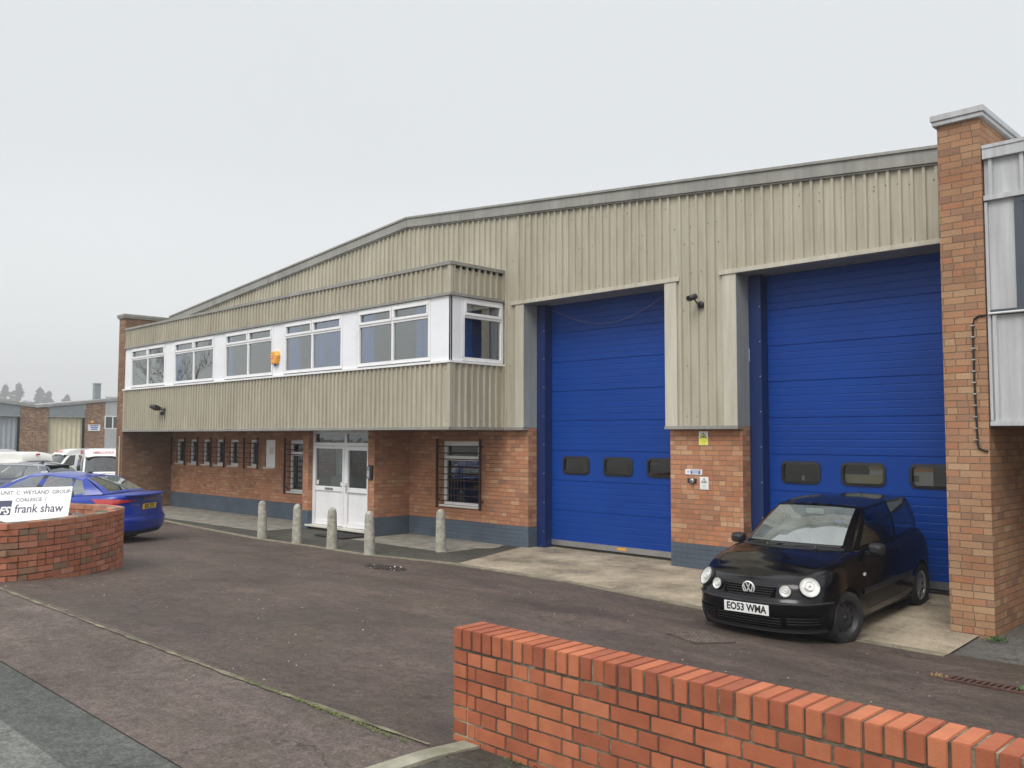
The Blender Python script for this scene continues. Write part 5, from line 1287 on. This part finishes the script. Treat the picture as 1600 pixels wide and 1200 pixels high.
# round emblem with V over W
c = PL.front(0, .632, .028); mb = MB(); ux, vx, nx = Vector((0, 1, 0)), Vector((.16, 0, 1)).normalized(), Vector((1, 0, -.16)).normalized()
rg_ = .072; mb.lathe([(rg_ * 1.0, -.012), (rg_ * 1.0, .002), (rg_ * .93, .006), (rg_ * .84, .002), (rg_ * .84, -.004)], c, nx, 36, 0); mb.lathe([(rg_ * .86, -.003), (0, -.003)], c, nx, 30, 1, False)
def stroke(a, b_): a3, b3 = c + ux * a[0] * rg_ + vx * a[1] * rg_, c + ux * b_[0] * rg_ + vx * b_[1] * rg_; d = (b3 - a3).normalized(); mb.obox((a3 + b3) / 2, d, nx.cross(d), nx, (b3 - a3).length / 2 + .002, rg_ * .085, .004, 0)
for a, b_ in (((-.34, .78), (0, .06)), ((.34, .78), (0, .06)), ((-.74, .42), (-.36, -.74)), ((.74, .42), (.36, -.74)), ((-.36, -.74), (0, .0)), ((.36, -.74), (0, .0))): stroke(a, b_)
mb.build('emblem', ['lamp_glass', 'ink'], hb)
pc = PL.front(0, .425, .016); plate(hb, tuple(pc), (0, 1, 0), (.03, 0, 1), 'EO53 WMA', 'plate_white', size=.108, sx=.84)
# bonnet shut lines
bl_ = MB()
def hoodpt(x, f):
    b_ = None
    if x > PL.cf:
        cc = (x - PL.cf) / (interp(PL.xf, .76) - PL.cf); yy = (1 - min(.999, cc) ** PL.nf) ** (1 / PL.nf) * PL.half(PL.cf) * .88
    else: yy = PL.half(x) * .88
    zt_ = interp(PL.zt, x); y = yy * f; fe = min(1, abs(x - PL.L) / .35) ** .7; return Vector((x, y, zt_ + PL.crown * fe * (1 - f * f) + .0015))
for sg in (1, -1):
    pts = [hoodpt(x, sg * (.93 - .10 * max(0, (x - 3.2)) / .4)) for x in lin(2.68, 3.62, .06)]
    bl_.grid([[p - Vector((0, .003, 0)), p + Vector((0, .003, 0))] for p in pts])
bl_.build('bonnet_line', 'ink', hb)
for sg in (1, -1):
    seam(PL, hb, [(2.56, .925), (2.60, .55), (2.55, .30)], sg); seam(PL, hb, [(1.40, .94), (1.38, .70), (1.22, .32)], sg); seam(PL, hb, [(2.55, .30), (1.22, .32)], sg)
    mo_ = MB(); rows = []
    for t, o_ in ((0, .0), (.15, .014), (.85, .014), (1, 0)): rows.append([PL.side(x, .475 + .065 * t, sg, o_ * (1 if k else 0)) for k, x in enumerate(lin(1.02, 2.70, .06))])
    mo_.grid(rows); mo_.build('side_moulding', 'black_plastic', hb)
    h_ = MB(); p = PL.side(1.62, .845, sg, .022); h_.obox(p, (1, 0, 0), (0, 1, 0), (0, 0, 1), .085, .012, .016); h_.obox(p - Vector((.07, sg * .015, 0)), (1, 0, 0), (0, 1, 0), (0, 0, 1), .012, .014, .014); h_.obox(p + Vector((.07, -sg * .015, 0)), (1, 0, 0), (0, 1, 0), (0, 0, 1), .012, .014, .014); h_.build('door_handle', 'black_paint', hb, bevel=.006)
    mirror(hb, 2.38, sg * .77, .955, sg, 'black_plastic', (.11, .19, .135))
    ind = MB(); p = PL.side(2.66, .70, sg, .006); ind.obox(p, (1, 0, 0), (0, 1, 0), (0, 0, 1), .030, .006, .018); ind.build('side_indicator', 'lamp_glass', hb, bevel=.004)
wp = MB()
for y0, y1 in ((-.50, .02), (.10, .58)):
    a, b_ = Vector((2.86 - .10 * abs(y0), y0, .985)), Vector((2.80 - .12 * abs(y1), y1, .985)); wp.tube([a, (a + b_) / 2 + Vector((.035, 0, .012)), b_], .008, 6); wp.lathe([(.02, 0), (.018, .03), (0, .032)], (a + b_) / 2 + Vector((.07, 0, -.02)), (0, 0, 1), 10); wp.tube([(a + b_) / 2 + Vector((.07, 0, .005)), (a + b_) / 2 + Vector((.035, 0, .014))], .008, 6)
wp.build('wiper', 'black_plastic', hb)
sc_ = MB(); sc_.grid([[(2.88 - .055 * (y / .35) ** 2 + dx, y, z) for y in lin(-.62, .62, .1)] for dx, z in ((.06, .955), (0, .972))]); sc_.build('scuttle_panel', 'black_plastic', hb)
rm_ = MB(); rm_.obox((2.05, 0, 1.31), (1, 0, 0), (0, 1, 0), (.1, 0, 1), .02, .11, .035); rm_.build('rear_view_mirror', 'pale_plastic', hb, bevel=.01)
dsh = MB(); dsh.grid([[(x, y, .90 + .05 * math.sin(math.pi * min(1, max(0, (2.9 - x) / .55)))) for y in lin(-.6, .6, .15)] for x in lin(2.25, 2.88, .09)]); dsh.build('dashboard', 'seat_cloth', hb)
sw_ = MB(); ring = [(2.12 + .05 * math.sin(a) * .6, -.36 + .18 * math.cos(a), .90 + .17 * math.sin(a)) for a in lin(0, 2 * math.pi, .26)]; sw_.tube(ring, .014, 6, cap=False); sw_.build('steering_wheel', 'ink', hb)
an = MB(); an.tube([(.55, 0, 1.42), (.38, 0, 1.56)], .004, 5); an.build('aerial', 'ink', hb)
for sg in (1, -1):
    t_l = MB(); patch(t_l, lambda y, z: PL.front(y, z, .006, True), sorted(lin(sg * .50, sg * .74, .04)), lin(.62, .88, .05)); t_l.build('tail_light', 'tail_red', hb)
plate(hb, tuple(PL.front(0, .75, .02, True)), (0, -1, 0), (0, 0, 1), 'EO53 WMA', 'plate_yellow', size=.108, sx=.84)
HS = .945
hb.location = (-4.879, .272, -.055); hb.scale = (HS,) * 3
hb.rotation_euler = (0, R(1.3), -1.524)

# ---- blue saloon behind the planter
OC = Body(dict(L=4.69, W=1.83, taper=.05, cf=3.85, cr=.62, nf=2.6, nr=3.0,
    wm=[(0, .90), (.10, .96), (.28, .985), (.45, 1.0), (.62, .992), (.80, .985), (.93, .955), (1, .90)],
    zb=[(0, .34), (.5, .28), (4.2, .2), (4.69, .19)],
    zt=[(0, 1.075), (.25, 1.09), (.6, 1.075), (1.2, 1.03), (2.2, .99), (3.3, .96), (3.7, .90), (4.2, .83), (4.69, .70)],
    xf=[(.19, 4.6), (.35, 4.68), (.5, 4.69), (.7, 4.62), (.9, 4.5)],
    xr=[(.3, .10), (.42, .02), (.60, .0), (.68, .07), (.90, .12), (1.0, .10), (1.08, .03)],
    arch=[(3.80, .32, .355), (1.11, .32, .355)], xhood=3.10, xboot=.62, crown=.07, crown_r=.028, roofcrown=.045, rg='car_glass',
    gh=[((3.45, 0, 1.0), (2.55, 0, 1.40), 'W'), ((3.40, .4, .99), (2.52, .3, 1.395), 'W'), ((3.22, .70, .975), (2.42, .50, 1.375), 'wp'), ((3.12, .765, .97), (2.36, .545, 1.365), 'p'), ((3.0, .79, .97), (2.30, .56, 1.365), 'G'),
        ((2.12, .83, .985), (2.02, .595, 1.405), 'bp'), ((1.98, .832, .99), (1.92, .597, 1.405), 'G'), ((1.28, .825, 1.03), (1.40, .60, 1.375), 'p'), ((1.24, .823, 1.03), (1.36, .60, 1.365), 'Q'), ((.98, .80, 1.06), (1.22, .595, 1.345), 'p'), ((.66, .72, 1.09), (1.18, .54, 1.385), 'rp'), ((.58, .62, 1.105), (1.20, .48, 1.395), 'R'), ((.50, 0, 1.125), (1.24, 0, 1.41), 'R')],
    intr=(.8, 3.3, .74, .93, (2.25, 1.35), -.03)))
bs = empty('parked_saloon', (0, 0, 0), 0, 'bright blue saloon car parked behind the round brick planter, its tail towards the offices', 'car')
build_body(bs, OC, 'blue_paint')
for x in (3.80, 1.11):
    for sg in (1, -1): wheel(bs, (x, sg * .80, .32), .322, .20, sg, 'alloy', 0, .215)
for sg in (1, -1):
    # two-part tail lamp that runs from the wing on to the tailgate
    tl_ = MB()
    def rp2(y, z, off=.007): return OC.front(y, z, off, True)
    rows = [[], [], [], []]
    seq = [('s', x) for x in (.80, .74, .68)] + [('r', a_) for a_ in (.02, .06, .12, .18, .24, .30, .36, .42, .50, .58, .66, .72)]
    for i, (kd, a_) in enumerate(seq):
        t_ = i / (len(seq) - 1); hi_ = .995 + .012 * math.sin(math.pi * t_); lo_ = hi_ - (.02 if i == 0 else .06 if i == 1 else .10 if i == 2 else .135 * (1 - max(0, t_ - .25) / .75) ** .8 + .006)
        for j in range(4):
            z = hi_ + (lo_ - hi_) * j / 3; x_n = a_ if kd == 's' else OC.cr * (1 - math.cos((1 - a_) * math.pi / 2) ** (2 / OC.nr)); x_n = a_ if kd == 's' else OC.pt('r', a_, .9)[0]
            b_, t2 = interp(OC.zb, x_n), interp(OC.zt, x_n); q = Vector(OC.pt(kd, a_, (z - b_) / (t2 - b_))); out_ = Vector((0, 1, 0)) if kd == 's' else (q - Vector((1.0, q.y * .45, q.z))).normalized()
            q = q + out_ * .010; rows[j].append((q.x, q.y * sg, q.z))
    tl_.grid(rows); tl_.build('tail_light', 'tail_red', bs)
    mirror(bs, 2.95, sg * .93, 1.0, sg, 'blue_paint', (.12, .2, .14))
    for x in (2.28, 1.42): h_ = MB(); h_.obox(OC.side(x, .90, sg, .022), (1, 0, 0), (0, 1, 0), (0, 0, 1), .10, .010, .014); h_.build('door_handle', 'blue_paint', bs, bevel=.006)
    seam(OC, bs, [(3.12, .95), (3.12, .5), (3.05, .3)], sg); seam(OC, bs, [(2.06, .98), (2.05, .6), (2.03, .3)], sg); seam(OC, bs, [(1.26, 1.02), (1.22, .85), (1.50, .62), (1.58, .3)], sg); seam(OC, bs, [(3.05, .3), (1.58, .3)], sg)
    pl_ = MB(); pl_.grid([[Vector((2.12, sg * .842, .99)), Vector((1.98, sg * .844, .995))], [Vector((2.07, sg * .738, 1.20)), Vector((1.95, sg * .740, 1.20))], [Vector((2.025, sg * .605, 1.40)), Vector((1.925, sg * .607, 1.40))]]); pl_.build('pillar_trim', 'ink', bs)
    pl_ = MB(); pl_.grid([[Vector((1.30, sg * .838, 1.03)), Vector((1.23, sg * .836, 1.035))], [Vector((1.36, sg * .735, 1.20)), Vector((1.29, sg * .734, 1.20))], [Vector((1.42, sg * .612, 1.375)), Vector((1.35, sg * .612, 1.365))]]); pl_.build('pillar_trim', 'ink', bs)
    hl = MB(); patch(hl, lambda y, z: OC.front(y, z, .005), sorted(lin(sg * .45, sg * .82, .05)), lin(.62, .74, .04)); hl.build('headlight', 'lamp_glass', bs)
lp = MB(); lp.grid([[OC.front(y, z, o_, True) for y in lin(-.72, .72, .06)] for z, o_ in ((1.06, .004), (1.085, .03), (1.10, -.02))]); lp.build('boot_lip', 'blue_paint', bs)
df = MB(); patch(df, lambda y, z: OC.front(y, z, .006, True), lin(-.80, .80, .05), lin(.30, .37, .035)); df.build('diffuser', 'black_plastic', bs)
bm_ = MB(); patch(bm_, lambda y, z: OC.front(y, z, .003, True), lin(-.74, .74, .05), (.655, .66, .666)); bm_.build('bumper_line', 'ink', bs)
plate(bs, tuple(OC.front(0, .84, .012, True)), (0, -1, 0), (-.05, 0, 1), 'BJ22 ZYX', 'plate_yellow', size=.108, sx=.84)
text('lettering', 'S K O D A', 'chrome', bs, frame_mtx(tuple(OC.front(0, .985, .010, True)), (0, -1, 0), (.05, 0, 1)), .06, .002, .001, sx=1.5)
fn_ = MB(); fn_.prism([(1.40, 1.43), (1.56, 1.44), (1.42, 1.475), (1.37, 1.48)], 1, -.018, .018); fn_.build('aerial_fin', 'ink', bs, bevel=.004)
bs.location = (-16.95, -4.30, -.135); bs.scale = (HS,) * 3; bs.rotation_euler = (0, R(-2.2), 3.80)

# ---- dark estate car behind it (roof rails, spoiler)
ES = Body(dict(L=4.7, W=1.82, taper=.05, cf=3.85, cr=.5, nf=2.6, nr=3.2, wm=OC.wm, zb=OC.zb, zt=[(0, 1.05), (2, 1.0), (3.3, .96), (3.7, .90), (4.2, .83), (4.69, .70)], xf=OC.xf,
    xr=[(.3, .08), (.5, .0), (.8, .05), (1.05, .12)], arch=OC.arch, xhood=3.1, xboot=.3, crown=.07, crown_r=0, roofcrown=.04, rg='car_glass_dark',
    gh=[((3.45, 0, 1.0), (2.55, 0, 1.42), 'W'), ((3.40, .4, .99), (2.52, .3, 1.415), 'W'), ((3.22, .70, .975), (2.42, .52, 1.395), 'wp'), ((3.12, .765, .97), (2.36, .56, 1.385), 'p'), ((3.0, .79, .97), (2.30, .58, 1.385), 'G'),
        ((2.12, .83, .985), (2.02, .615, 1.42), 'p'), ((1.98, .832, .99), (1.92, .617, 1.42), 'G'), ((1.10, .82, 1.03), (1.08, .61, 1.415), 'p'), ((1.02, .82, 1.03), (1.0, .61, 1.41), 'Q'), ((.46, .77, 1.06), (.62, .58, 1.39), 'p'), ((.24, .70, 1.08), (.50, .54, 1.39), 'rp'), ((.20, .62, 1.08), (.46, .50, 1.39), 'R'), ((.14, 0, 1.09), (.42, 0, 1.41), 'R')],
    intr=(.6, 3.3, .74, .93, (2.25, 1.35), -.03)))
es = empty('parked_estate', (0, 0, 0), 0, 'dark blue grey estate car with silver roof rails beyond the bright blue saloon', 'car')
build_body(es, ES, 'navy_paint')
for x in (3.80, 1.11):
    for sg in (1, -1): wheel(es, (x, sg * .80, .32), .322, .20, sg, 'alloy', 0, .215)
for sg in (1, -1):
    r_ = MB(); r_.tube([(2.25, sg * .575, 1.42), (2.15, sg * .575, 1.455), (1.0, sg * .58, 1.465), (.80, sg * .575, 1.425)], .014, 8); r_.build('roof_rail', 'hub_silver', es)
    wl = MB(); wl.tube([(2.98, sg * .795, .975), (2.62, sg * .70, 1.20), (2.33, sg * .60, 1.375), (2.0, sg * .625, 1.418), (1.1, sg * .625, 1.415), (.70, sg * .60, 1.392), (.48, sg * .78, 1.06)], .010, 6); wl.build('window_trim', 'chrome', es)
    mirror(es, 2.95, sg * .93, 1.0, sg, 'navy_paint', (.12, .2, .14))
    tl_ = MB(); patch(tl_, lambda y, z: ES.front(y, z, .006, True), sorted(lin(sg * .5, sg * .84, .04)), lin(.82, .98, .05)); tl_.build('tail_light', 'tail_red', es)
sp_ = MB(); sp_.obox((.44, 0, 1.405), (1, 0, .10), (0, 1, 0), (-.10, 0, 1), .12, .50, .014); sp_.build('spoiler', 'ink', es, bevel=.012)
fn_ = MB(); fn_.prism([(.95, 1.45), (1.12, 1.46), (.98, 1.50), (.93, 1.50)], 1, -.018, .018); fn_.build('aerial_fin', 'ink', es, bevel=.004)
es.location = (-27.9, -2.0, g(-29, -3)); es.rotation_euler = (0, 0, 3.8)

# ---- vans: long-wheelbase ambulances and a cream van
VN = Body(dict(L=5.4, W=2.05, taper=.03, cf=4.75, cr=.25, nf=2.8, nr=5, wm=[(0, .92), (.12, .98), (.4, 1), (.8, .99), (1, .975)],
    zb=[(0, .35), (.6, .28), (5.4, .25)], zt=[(0, 1.45), (3.6, 1.40), (4.3, 1.32), (4.75, 1.20), (5.1, 1.08), (5.4, .98)],
    xf=[(.25, 5.32), (.5, 5.4), (.9, 5.33), (1.1, 5.2)], xr=[(.3, .03), (.5, 0), (1.4, .02)], arch=[(4.45, .34, .38), (1.1, .34, .38)], xhood=4.15, xboot=.02, crown=.07, crown_r=0, roofcrown=.06, rg='car_glass_dark',
    gh=[((4.82, 0, 1.28), (4.02, 0, 2.18), 'W'), ((4.74, .55, 1.27), (3.98, .48, 2.17), 'W'), ((4.52, .88, 1.27), (3.85, .78, 2.13), 'wp'), ((4.38, .96, 1.30), (3.70, .86, 2.12), 'G'), ((3.55, .99, 1.38), (3.40, .88, 2.14), 'p'),
        ((3.25, 1.0, 1.40), (3.2, .89, 2.16), 'Q'), ((.55, .99, 1.44), (.55, .89, 2.18), 'p'), ((.12, .97, 1.45), (.15, .86, 2.18), 'rp'), ((.03, .85, 1.45), (.08, .78, 2.18), 'R'), ((.02, 0, 1.45), (.07, 0, 2.18), 'R')],
    intr=(.3, 4.4, .85, 1.1, (3.3,), .3)))
def van(name, label, cat, paint, windows=True, group=None):
    o = empty(name, (0, 0, 0), 0, label, cat, group)
    if not windows: Bv = Body({**VN.__dict__, 'gh': [(a, b_, 'p' if k == 'Q' else k) for a, b_, k in VN.gh]})
    else: Bv = VN
    build_body(o, Bv, paint, 'car_glass_dark')
    for x in (4.45, 1.1):
        for sg in (1, -1): wheel(o, (x, sg * .88, .34), .342, .22, sg, 'hub', 0, .215)
    # raised roof
    r_ = MB(); rows = []
    for x, z, w_ in ((4.12, 2.14, .76), (3.98, 2.30, .80), (3.7, 2.44, .82), (3.2, 2.50, .83), (.5, 2.50, .83), (.12, 2.46, .82), (.06, 2.16, .84)):
        rows.append([(x, y, z - (.06 if abs(y) > w_ * .9 else 0)) for y in (w_, w_ * .93, w_ * .5, 0, -w_ * .5, -w_ * .93, -w_)])
    r_.grid(rows)
    for sg in (0, 6):
        r_.grid([[r2[sg] for r2 in rows], [(r2[sg][0], r2[sg][1] * 1.05, 2.12) for r2 in rows]])
    r_.build('high_roof', paint, o)
    for sg in (1, -1):
        hl = MB(); patch(hl, lambda y, z: VN.front(y, z, .006), sorted(lin(sg * .62, sg * .92, .05)), lin(.78, .95, .04)); hl.build('headlight', 'lamp_glass', o)
        mirror(o, 4.1, sg * 1.03, 1.55, sg, 'ink', (.12, .18, .3))
        tl_ = MB(); patch(tl_, lambda y, z: VN.front(y, z, .008, True), sorted(lin(sg * .88, sg * .98, .03)), lin(.9, 1.35, .1)); tl_.build('tail_light', 'tail_red', o)
    gr_ = MB(); patch(gr_, lambda y, z: VN.front(y, z, .006), lin(-.5, .5, .1), lin(.52, .70, .05)); gr_.build('grille', 'ink', o)
    ml = MB(); ml.obox((.07, 0, 2.40), (0, 1, 0), (0, 0, 1), (1, 0, 0), .09, .03, .02); ml.build('marker_lamp', 'tail_red', o)
    return o
GA = 'white ambulances parked in the far yard'
am = van('ambulance', 'white ambulance facing the camera, seen between the saloon roof and the brick corner', 'ambulance', 'white_van', True, GA)
text('lettering', 'AMBULANCE', 'red_ink', am, frame_mtx((4.02, 0, 2.33), (0, 1, 0), (-.45, 0, 1)), .17, .003, .002)
for sg in (1, -1):
    text('lettering', 'AMBULANCE', 'red_ink', am, frame_mtx((2.1, sg * .875, 2.31), (-sg, 0, 0), (0, -sg * .10, 1)), .19, .003, .003)
    bdg = MB(); bdg.lathe([(.17, 0), (.15, .008), (0, .01)], (1.9, sg * .965, 1.78), (0, sg, .12), 20); bdg.build('round_badge', 'blue_ink', am)
    yb = MB(); yb.box(.3, 3.9, sg * 1.022, sg * 1.03, .78, .98); yb.build('reflective_stripe', 'plate_yellow', am)
def put(o, x, y, h_, z=None): o.location = (x, y, z if z is not None else g(x, y)); o.rotation_euler[2] = h_
AM = [(-50.2, 6.9, R(-16), 'white ambulance facing the camera, seen between the saloon roof and the brick corner'),
      (-61.8, 12.6, R(-82), 'white ambulance side on below the cream shutter door, round blue badge on dark window'),
      (-66.5, 17.6, R(-84), 'white ambulance half hidden at the brick corner, farthest to the right of the yard'),
      (-61.5, 6.0, R(-86), 'white ambulance at the left edge of the photo, below the grey shutter door')]
for i, (x, y, h_, lab) in enumerate(AM):
    o = am if i == 0 else copy_thing(am, (0, 0, 0), 0)
    put(o, x, y, h_, g(x, y) - (.15 if i else .0)); o['label'] = lab; o['group'] = GA
cv = van('parked_van', 'plain cream van roof with a small red lamp behind the dark estate car', 'van', 'white_paint', False)
put(cv, -38.6, .4, 3.72, g(-40, 0) - .40)

# ------------------------------------------------------------------ far industrial units
FX = -75
def far_unit(y0, y1, label, doors, wins, sign=None):
    ym = (y0 + y1) / 2; base = (FX, ym, -1.2); o = empty('industrial_unit', base, 0, label, 'building')
    def fp(mb, n, m, **k): return mb.build(n, m, o, shift=base, **k)
    rz = lambda y: 5.75 - .12 * abs(y - ym)
    mb = MB(); prev = y0
    segs = []
    for a, b_, z0, z1 in doors + wins: segs.append((a, b_, z0, z1))
    ys = sorted({y0, y1, ym, *[v for s in segs for v in s[:2]]}); 
    for a, b_ in zip(ys[:-1], ys[1:]):
        m = (a + b_) / 2; hit = [s for s in segs if s[0] < m < s[1]]
        if hit: continue
        mb.face([(FX, a, -1.6), (FX, b_, -1.6), (FX, b_, rz(b_) - .2), (FX, a, rz(a) - .2)]); fp(mb, 'brick_pier', 'brick_far'); mb = MB()
    mb.box(FX - 20, FX - .01, y0 + .01, y0 + .1, -1.6, rz(y0) - .25); mb.box(FX - 20, FX - .01, y1 - .1, y1 - .01, -1.6, rz(y1) - .25)
    fp(mb, 'brick_wall', 'brick_far')
    mb = MB()
    for a, b_ in ((y0, ym), (ym, y1)):
        mb.face([(FX + .15, a, rz(a) - .22), (FX + .15, b_, rz(b_) - .22), (FX + .15, b_, rz(b_)), (FX + .15, a, rz(a))])
        mb.face([(FX + .15, a, rz(a)), (FX + .15, b_, rz(b_)), (FX - 25, b_, rz(b_)), (FX - 25, a, rz(a))])
        mb.face([(FX + .15, a, rz(a) - .22), (FX + .15, b_, rz(b_) - .22), (FX - .1, b_, rz(b_) - .22), (FX - .1, a, rz(a) - .22)])
    fp(mb, 'roof', 'roof_metal')
    for a, b_, z0, z1 in doors:
        mb = MB(); mb.box(FX - .02, FX + .04, a + .03, b_ - .03, z1 - .02, z1 + .90); mb.box(FX - .02, FX + .07, a, b_, z1 - .08, z1 - .021, 1); mb.box(FX - .02, FX + .06, a, b_, z1 + .9, z1 + .96, 1)
        mb.face([(FX, a, z1 + .9), (FX, b_, z1 + .9), (FX, b_, rz(b_) - .2), (FX, a, rz(a) - .2)])
        fp(mb, 'fascia_panel', ['fascia_slate', 'reveal_grey'])
        mb = MB(); n = int((b_ - a - .1) / .34); 
        for k in range(n):
            q0, q1 = a + .1 + (b_ - a - .2) * k / n, a + .1 + (b_ - a - .2) * (k + 1) / n; m = (q0 + q1) / 2
            mb.face([(FX - .3, q0, -1.4), (FX - .22, m, -1.4), (FX - .22, m, z1), (FX - .3, q0, z1)]); mb.face([(FX - .22, m, -1.4), (FX - .3, q1, -1.4), (FX - .3, q1, z1), (FX - .22, m, z1)])
        fp(mb, 'shutter_door', 'door_cream' if a > 11 else 'door_grey')
    for a, b_, z0, z1 in wins:
        mb = MB(); mb.box(FX - .05, FX + .03, a, b_, -1.4, z0 - .03); mb.box(FX - .05, FX + .03, a, b_, z1 + .03, rz((a + b_) / 2) - .25); fp(mb, 'wall_panel', 'cladding_grey')
        n = max(1, int((b_ - a) / .6)); f = MB()
        for k in range(n + 1): y = a + (b_ - a) * k / n; f.box(FX - .04, FX + .05, y - .04, y + .04, z0 - .03, z1 + .03)
        f.box(FX - .04, FX + .04, a, b_, z0 - .03, z0 + .04); f.box(FX - .04, FX + .04, a, b_, z1 - .04, z1 + .03)
        fo = fp(f, 'window', 'upvc'); q = MB(); q.face([(FX, a, z0), (FX, b_, z0), (FX, b_, z1), (FX, a, z1)]); q.build('pane', 'pane_dark', fo, shift=base)
    mb = MB(); mb.box(FX - 20, FX - 19.9, y0 + .2, y1 - .2, -1.5, 4.2); mb.box(FX - .9, FX - .8, y0 + .2, y1 - .2, -1.5, 4.2); fp(mb, 'interior_wall', 'interior_dark')
    if sign:
        y, z = sign; so_ = empty('notice_board', (FX + .05, y, z), 0, 'small white and blue notice board on the far brick unit beside its cream shutter', 'sign')
        b2 = MB(); b2.box(0, .03, -.48, .48, -.26, .26); b2.build('board', 'board_white', so_)
        p2 = MB()
        for k, q in enumerate((.16, .02, -.12)): p2.box(.031, .035, -.34 + .05 * k, .34 - .05 * k, q - .04, q + .04)
        p2.build('print', 'blue_ink', so_)
        lo = empty('wall_lamp', (FX + .02, y - .15, z + .45), 0, 'small yellow wall lamp above the far notice board', 'lamp'); b2 = MB(); b2.lathe([(.12, 0), (.10, .1), (0, .13)], (0, 0, 0), (1, 0, 0), 12); b2.build('casing', 'orange_plastic', lo)
    return o
far_unit(-10.5, 11.38, 'far brick unit with a grey shutter door under a sloping slate fascia', [(4.2, 10.25, -1.4, 3.58)], [(-9.5, -2.0, 2.5, 3.65)])
far_unit(11.40, 33.3, 'far brick unit with a cream shutter door, joined to the grey-doored unit', [(12.28, 15.04, -1.4, 3.58)], [(16.62, 24.0, 2.63, 3.64)], (15.75, 2.68))
o = empty('chimney_stack', (-84, 19.2, 5), 0, 'square grey flue rising above the far unit roof beside the brick corner', 'chimney')
mb = MB(); mb.box(-.28, .28, -.26, .26, -1, 1.75); mb.box(-.33, .33, -.31, .31, 1.76, 1.84); mb.build('flue', 'fascia_slate', o)

# ------------------------------------------------------------------ far trees in the mist
def far_tree(x, y, h_, r_, label, seed, conic):
    rnd = random.Random(seed); z0 = -1.3; o = empty('pine_tree', (x, y, z0), 0, label, 'tree', 'trees beyond the far units')
    t = MB(); t.tube([(0, 0, 0), (.1, .1, h_ * .5), (0, .05, h_ * .95)], [.3, .2, .05], 7); 
    for k in range(9): a = rnd.uniform(0, 6.28); z = h_ * rnd.uniform(.35, .8); t.tube([(0, 0, z), (math.cos(a) * r_ * .7, math.sin(a) * r_ * .7, z + .5)], [.08, .02], 5)
    t.build('trunk', 'bark', o); c = MB()
    for k in range(90):
        zf = rnd.random() ** .5; z = h_ * (.28 + .72 * zf); rr = r_ * ((1 - zf) ** .95 * conic + (1 - conic) * .6 * math.sin(math.pi * min(1, .15 + zf * .85))) + .15; a = rnd.uniform(0, 6.28); q = rr * rnd.uniform(.3, 1)
        cx, cy, cs = math.cos(a) * q, math.sin(a) * q, r_ * rnd.uniform(.08, .30) * (1.1 - .75 * zf)
        for _ in range(55):
            d = Vector((rnd.gauss(0, 1), rnd.gauss(0, 1), rnd.gauss(0, .45))); d = d.normalized() * cs * rnd.random() ** .4; p = Vector((cx, cy, z)) + d; u = Vector((rnd.uniform(-1, 1), rnd.uniform(-1, 1), rnd.uniform(-.4, .8))).normalized() * .85; v = u.orthogonal().normalized() * .34
            c.face([p - v, p + u, p + v])
    for k in range(60):
        zf = rnd.uniform(.9, 1.04); p = Vector((rnd.gauss(0, .15), rnd.gauss(0, .15), h_ * zf)); c.face([p - Vector((.1, .1, 0)), p + Vector((rnd.uniform(-.2, .2), rnd.uniform(-.2, .2), .4)), p + Vector((.1, .1, 0))])
    c.build('crown', 'far_leaf', o)
for i, (y, h_, r_, cn, lab) in enumerate(((29.0, 10.2, 2.8, .6, 'misty grey tree at the left edge beyond the far roofs'), (31.6, 11.3, 2.4, .8, 'misty pointed conifer, second from the left above the far roofs'), (34.0, 11.8, 2.7, .7, 'tallest misty conifer above the far roof valley'),
        (36.4, 11.0, 2.6, .7, 'misty conifer just right of the tallest one beyond the far roofs'), (38.4, 10.4, 2.4, .7, 'lower misty conifer falling away to the right above the far roofs'), (40.4, 9.7, 2.2, .6, 'smallest misty conifer, farthest right above the far roofs'))):
    far_tree(-560 + (i % 2) * 8, -11.6 + (y + 9.4) * 3.73, h_ * 2.78, r_ * 3.9, lab, 40 + i, cn)

bt_ = empty('bare_tree', (-49, -13.5, g(-49, -13.5)), 0, 'bare winter tree mirrored in the leftmost office window', 'tree')
tk = MB(); brn = MB(); rnd = random.Random(5)
def limb(mb, p, d, ln_, r_, n):
    q = p + d * ln_; mid = (p + q) / 2 + Vector((rnd.gauss(0, .05), rnd.gauss(0, .05), 0)) * ln_; mb.tube([p, mid, q], [r_, r_ * .85, r_ * .65], 6, cap=False)
    if n:
        for _ in range(3 if n > 1 else 4): d2 = (d + Vector((rnd.uniform(-.8, .8), rnd.uniform(-.8, .8), rnd.uniform(-.1, .6)))).normalized(); limb(brn, q if _ else mid, d2, ln_ * rnd.uniform(.6, .85), r_ * .55, n - 1)
limb(tk, Vector((0, 0, -.2)), Vector((.05, .02, 1)).normalized(), 3.0, .13, 5)
tk.build('trunk', 'bark', bt_); brn.build('branches', 'bark', bt_)

# ------------------------------------------------------------------ mist
mb = MB(); mb.box(-700, 60, -60, 420, -3, 52); hz = mb.build('haze', [])
m_ = bpy.data.materials.new('haze'); m_.use_nodes = True; nt = m_.node_tree; nt.nodes.clear(); o_ = N(nt, 'ShaderNodeOutputMaterial'); pv = N(nt, 'ShaderNodeVolumePrincipled')
pv.inputs['Color'].default_value = (.93, .94, .95, 1); pv.inputs['Density'].default_value = .0014; pv.inputs['Anisotropy'].default_value = .2
L(nt, pv.outputs[0], o_.inputs['Volume']); hz.data.materials.clear(); hz.data.materials.append(m_); tag(hz, kind='stuff', label=None)
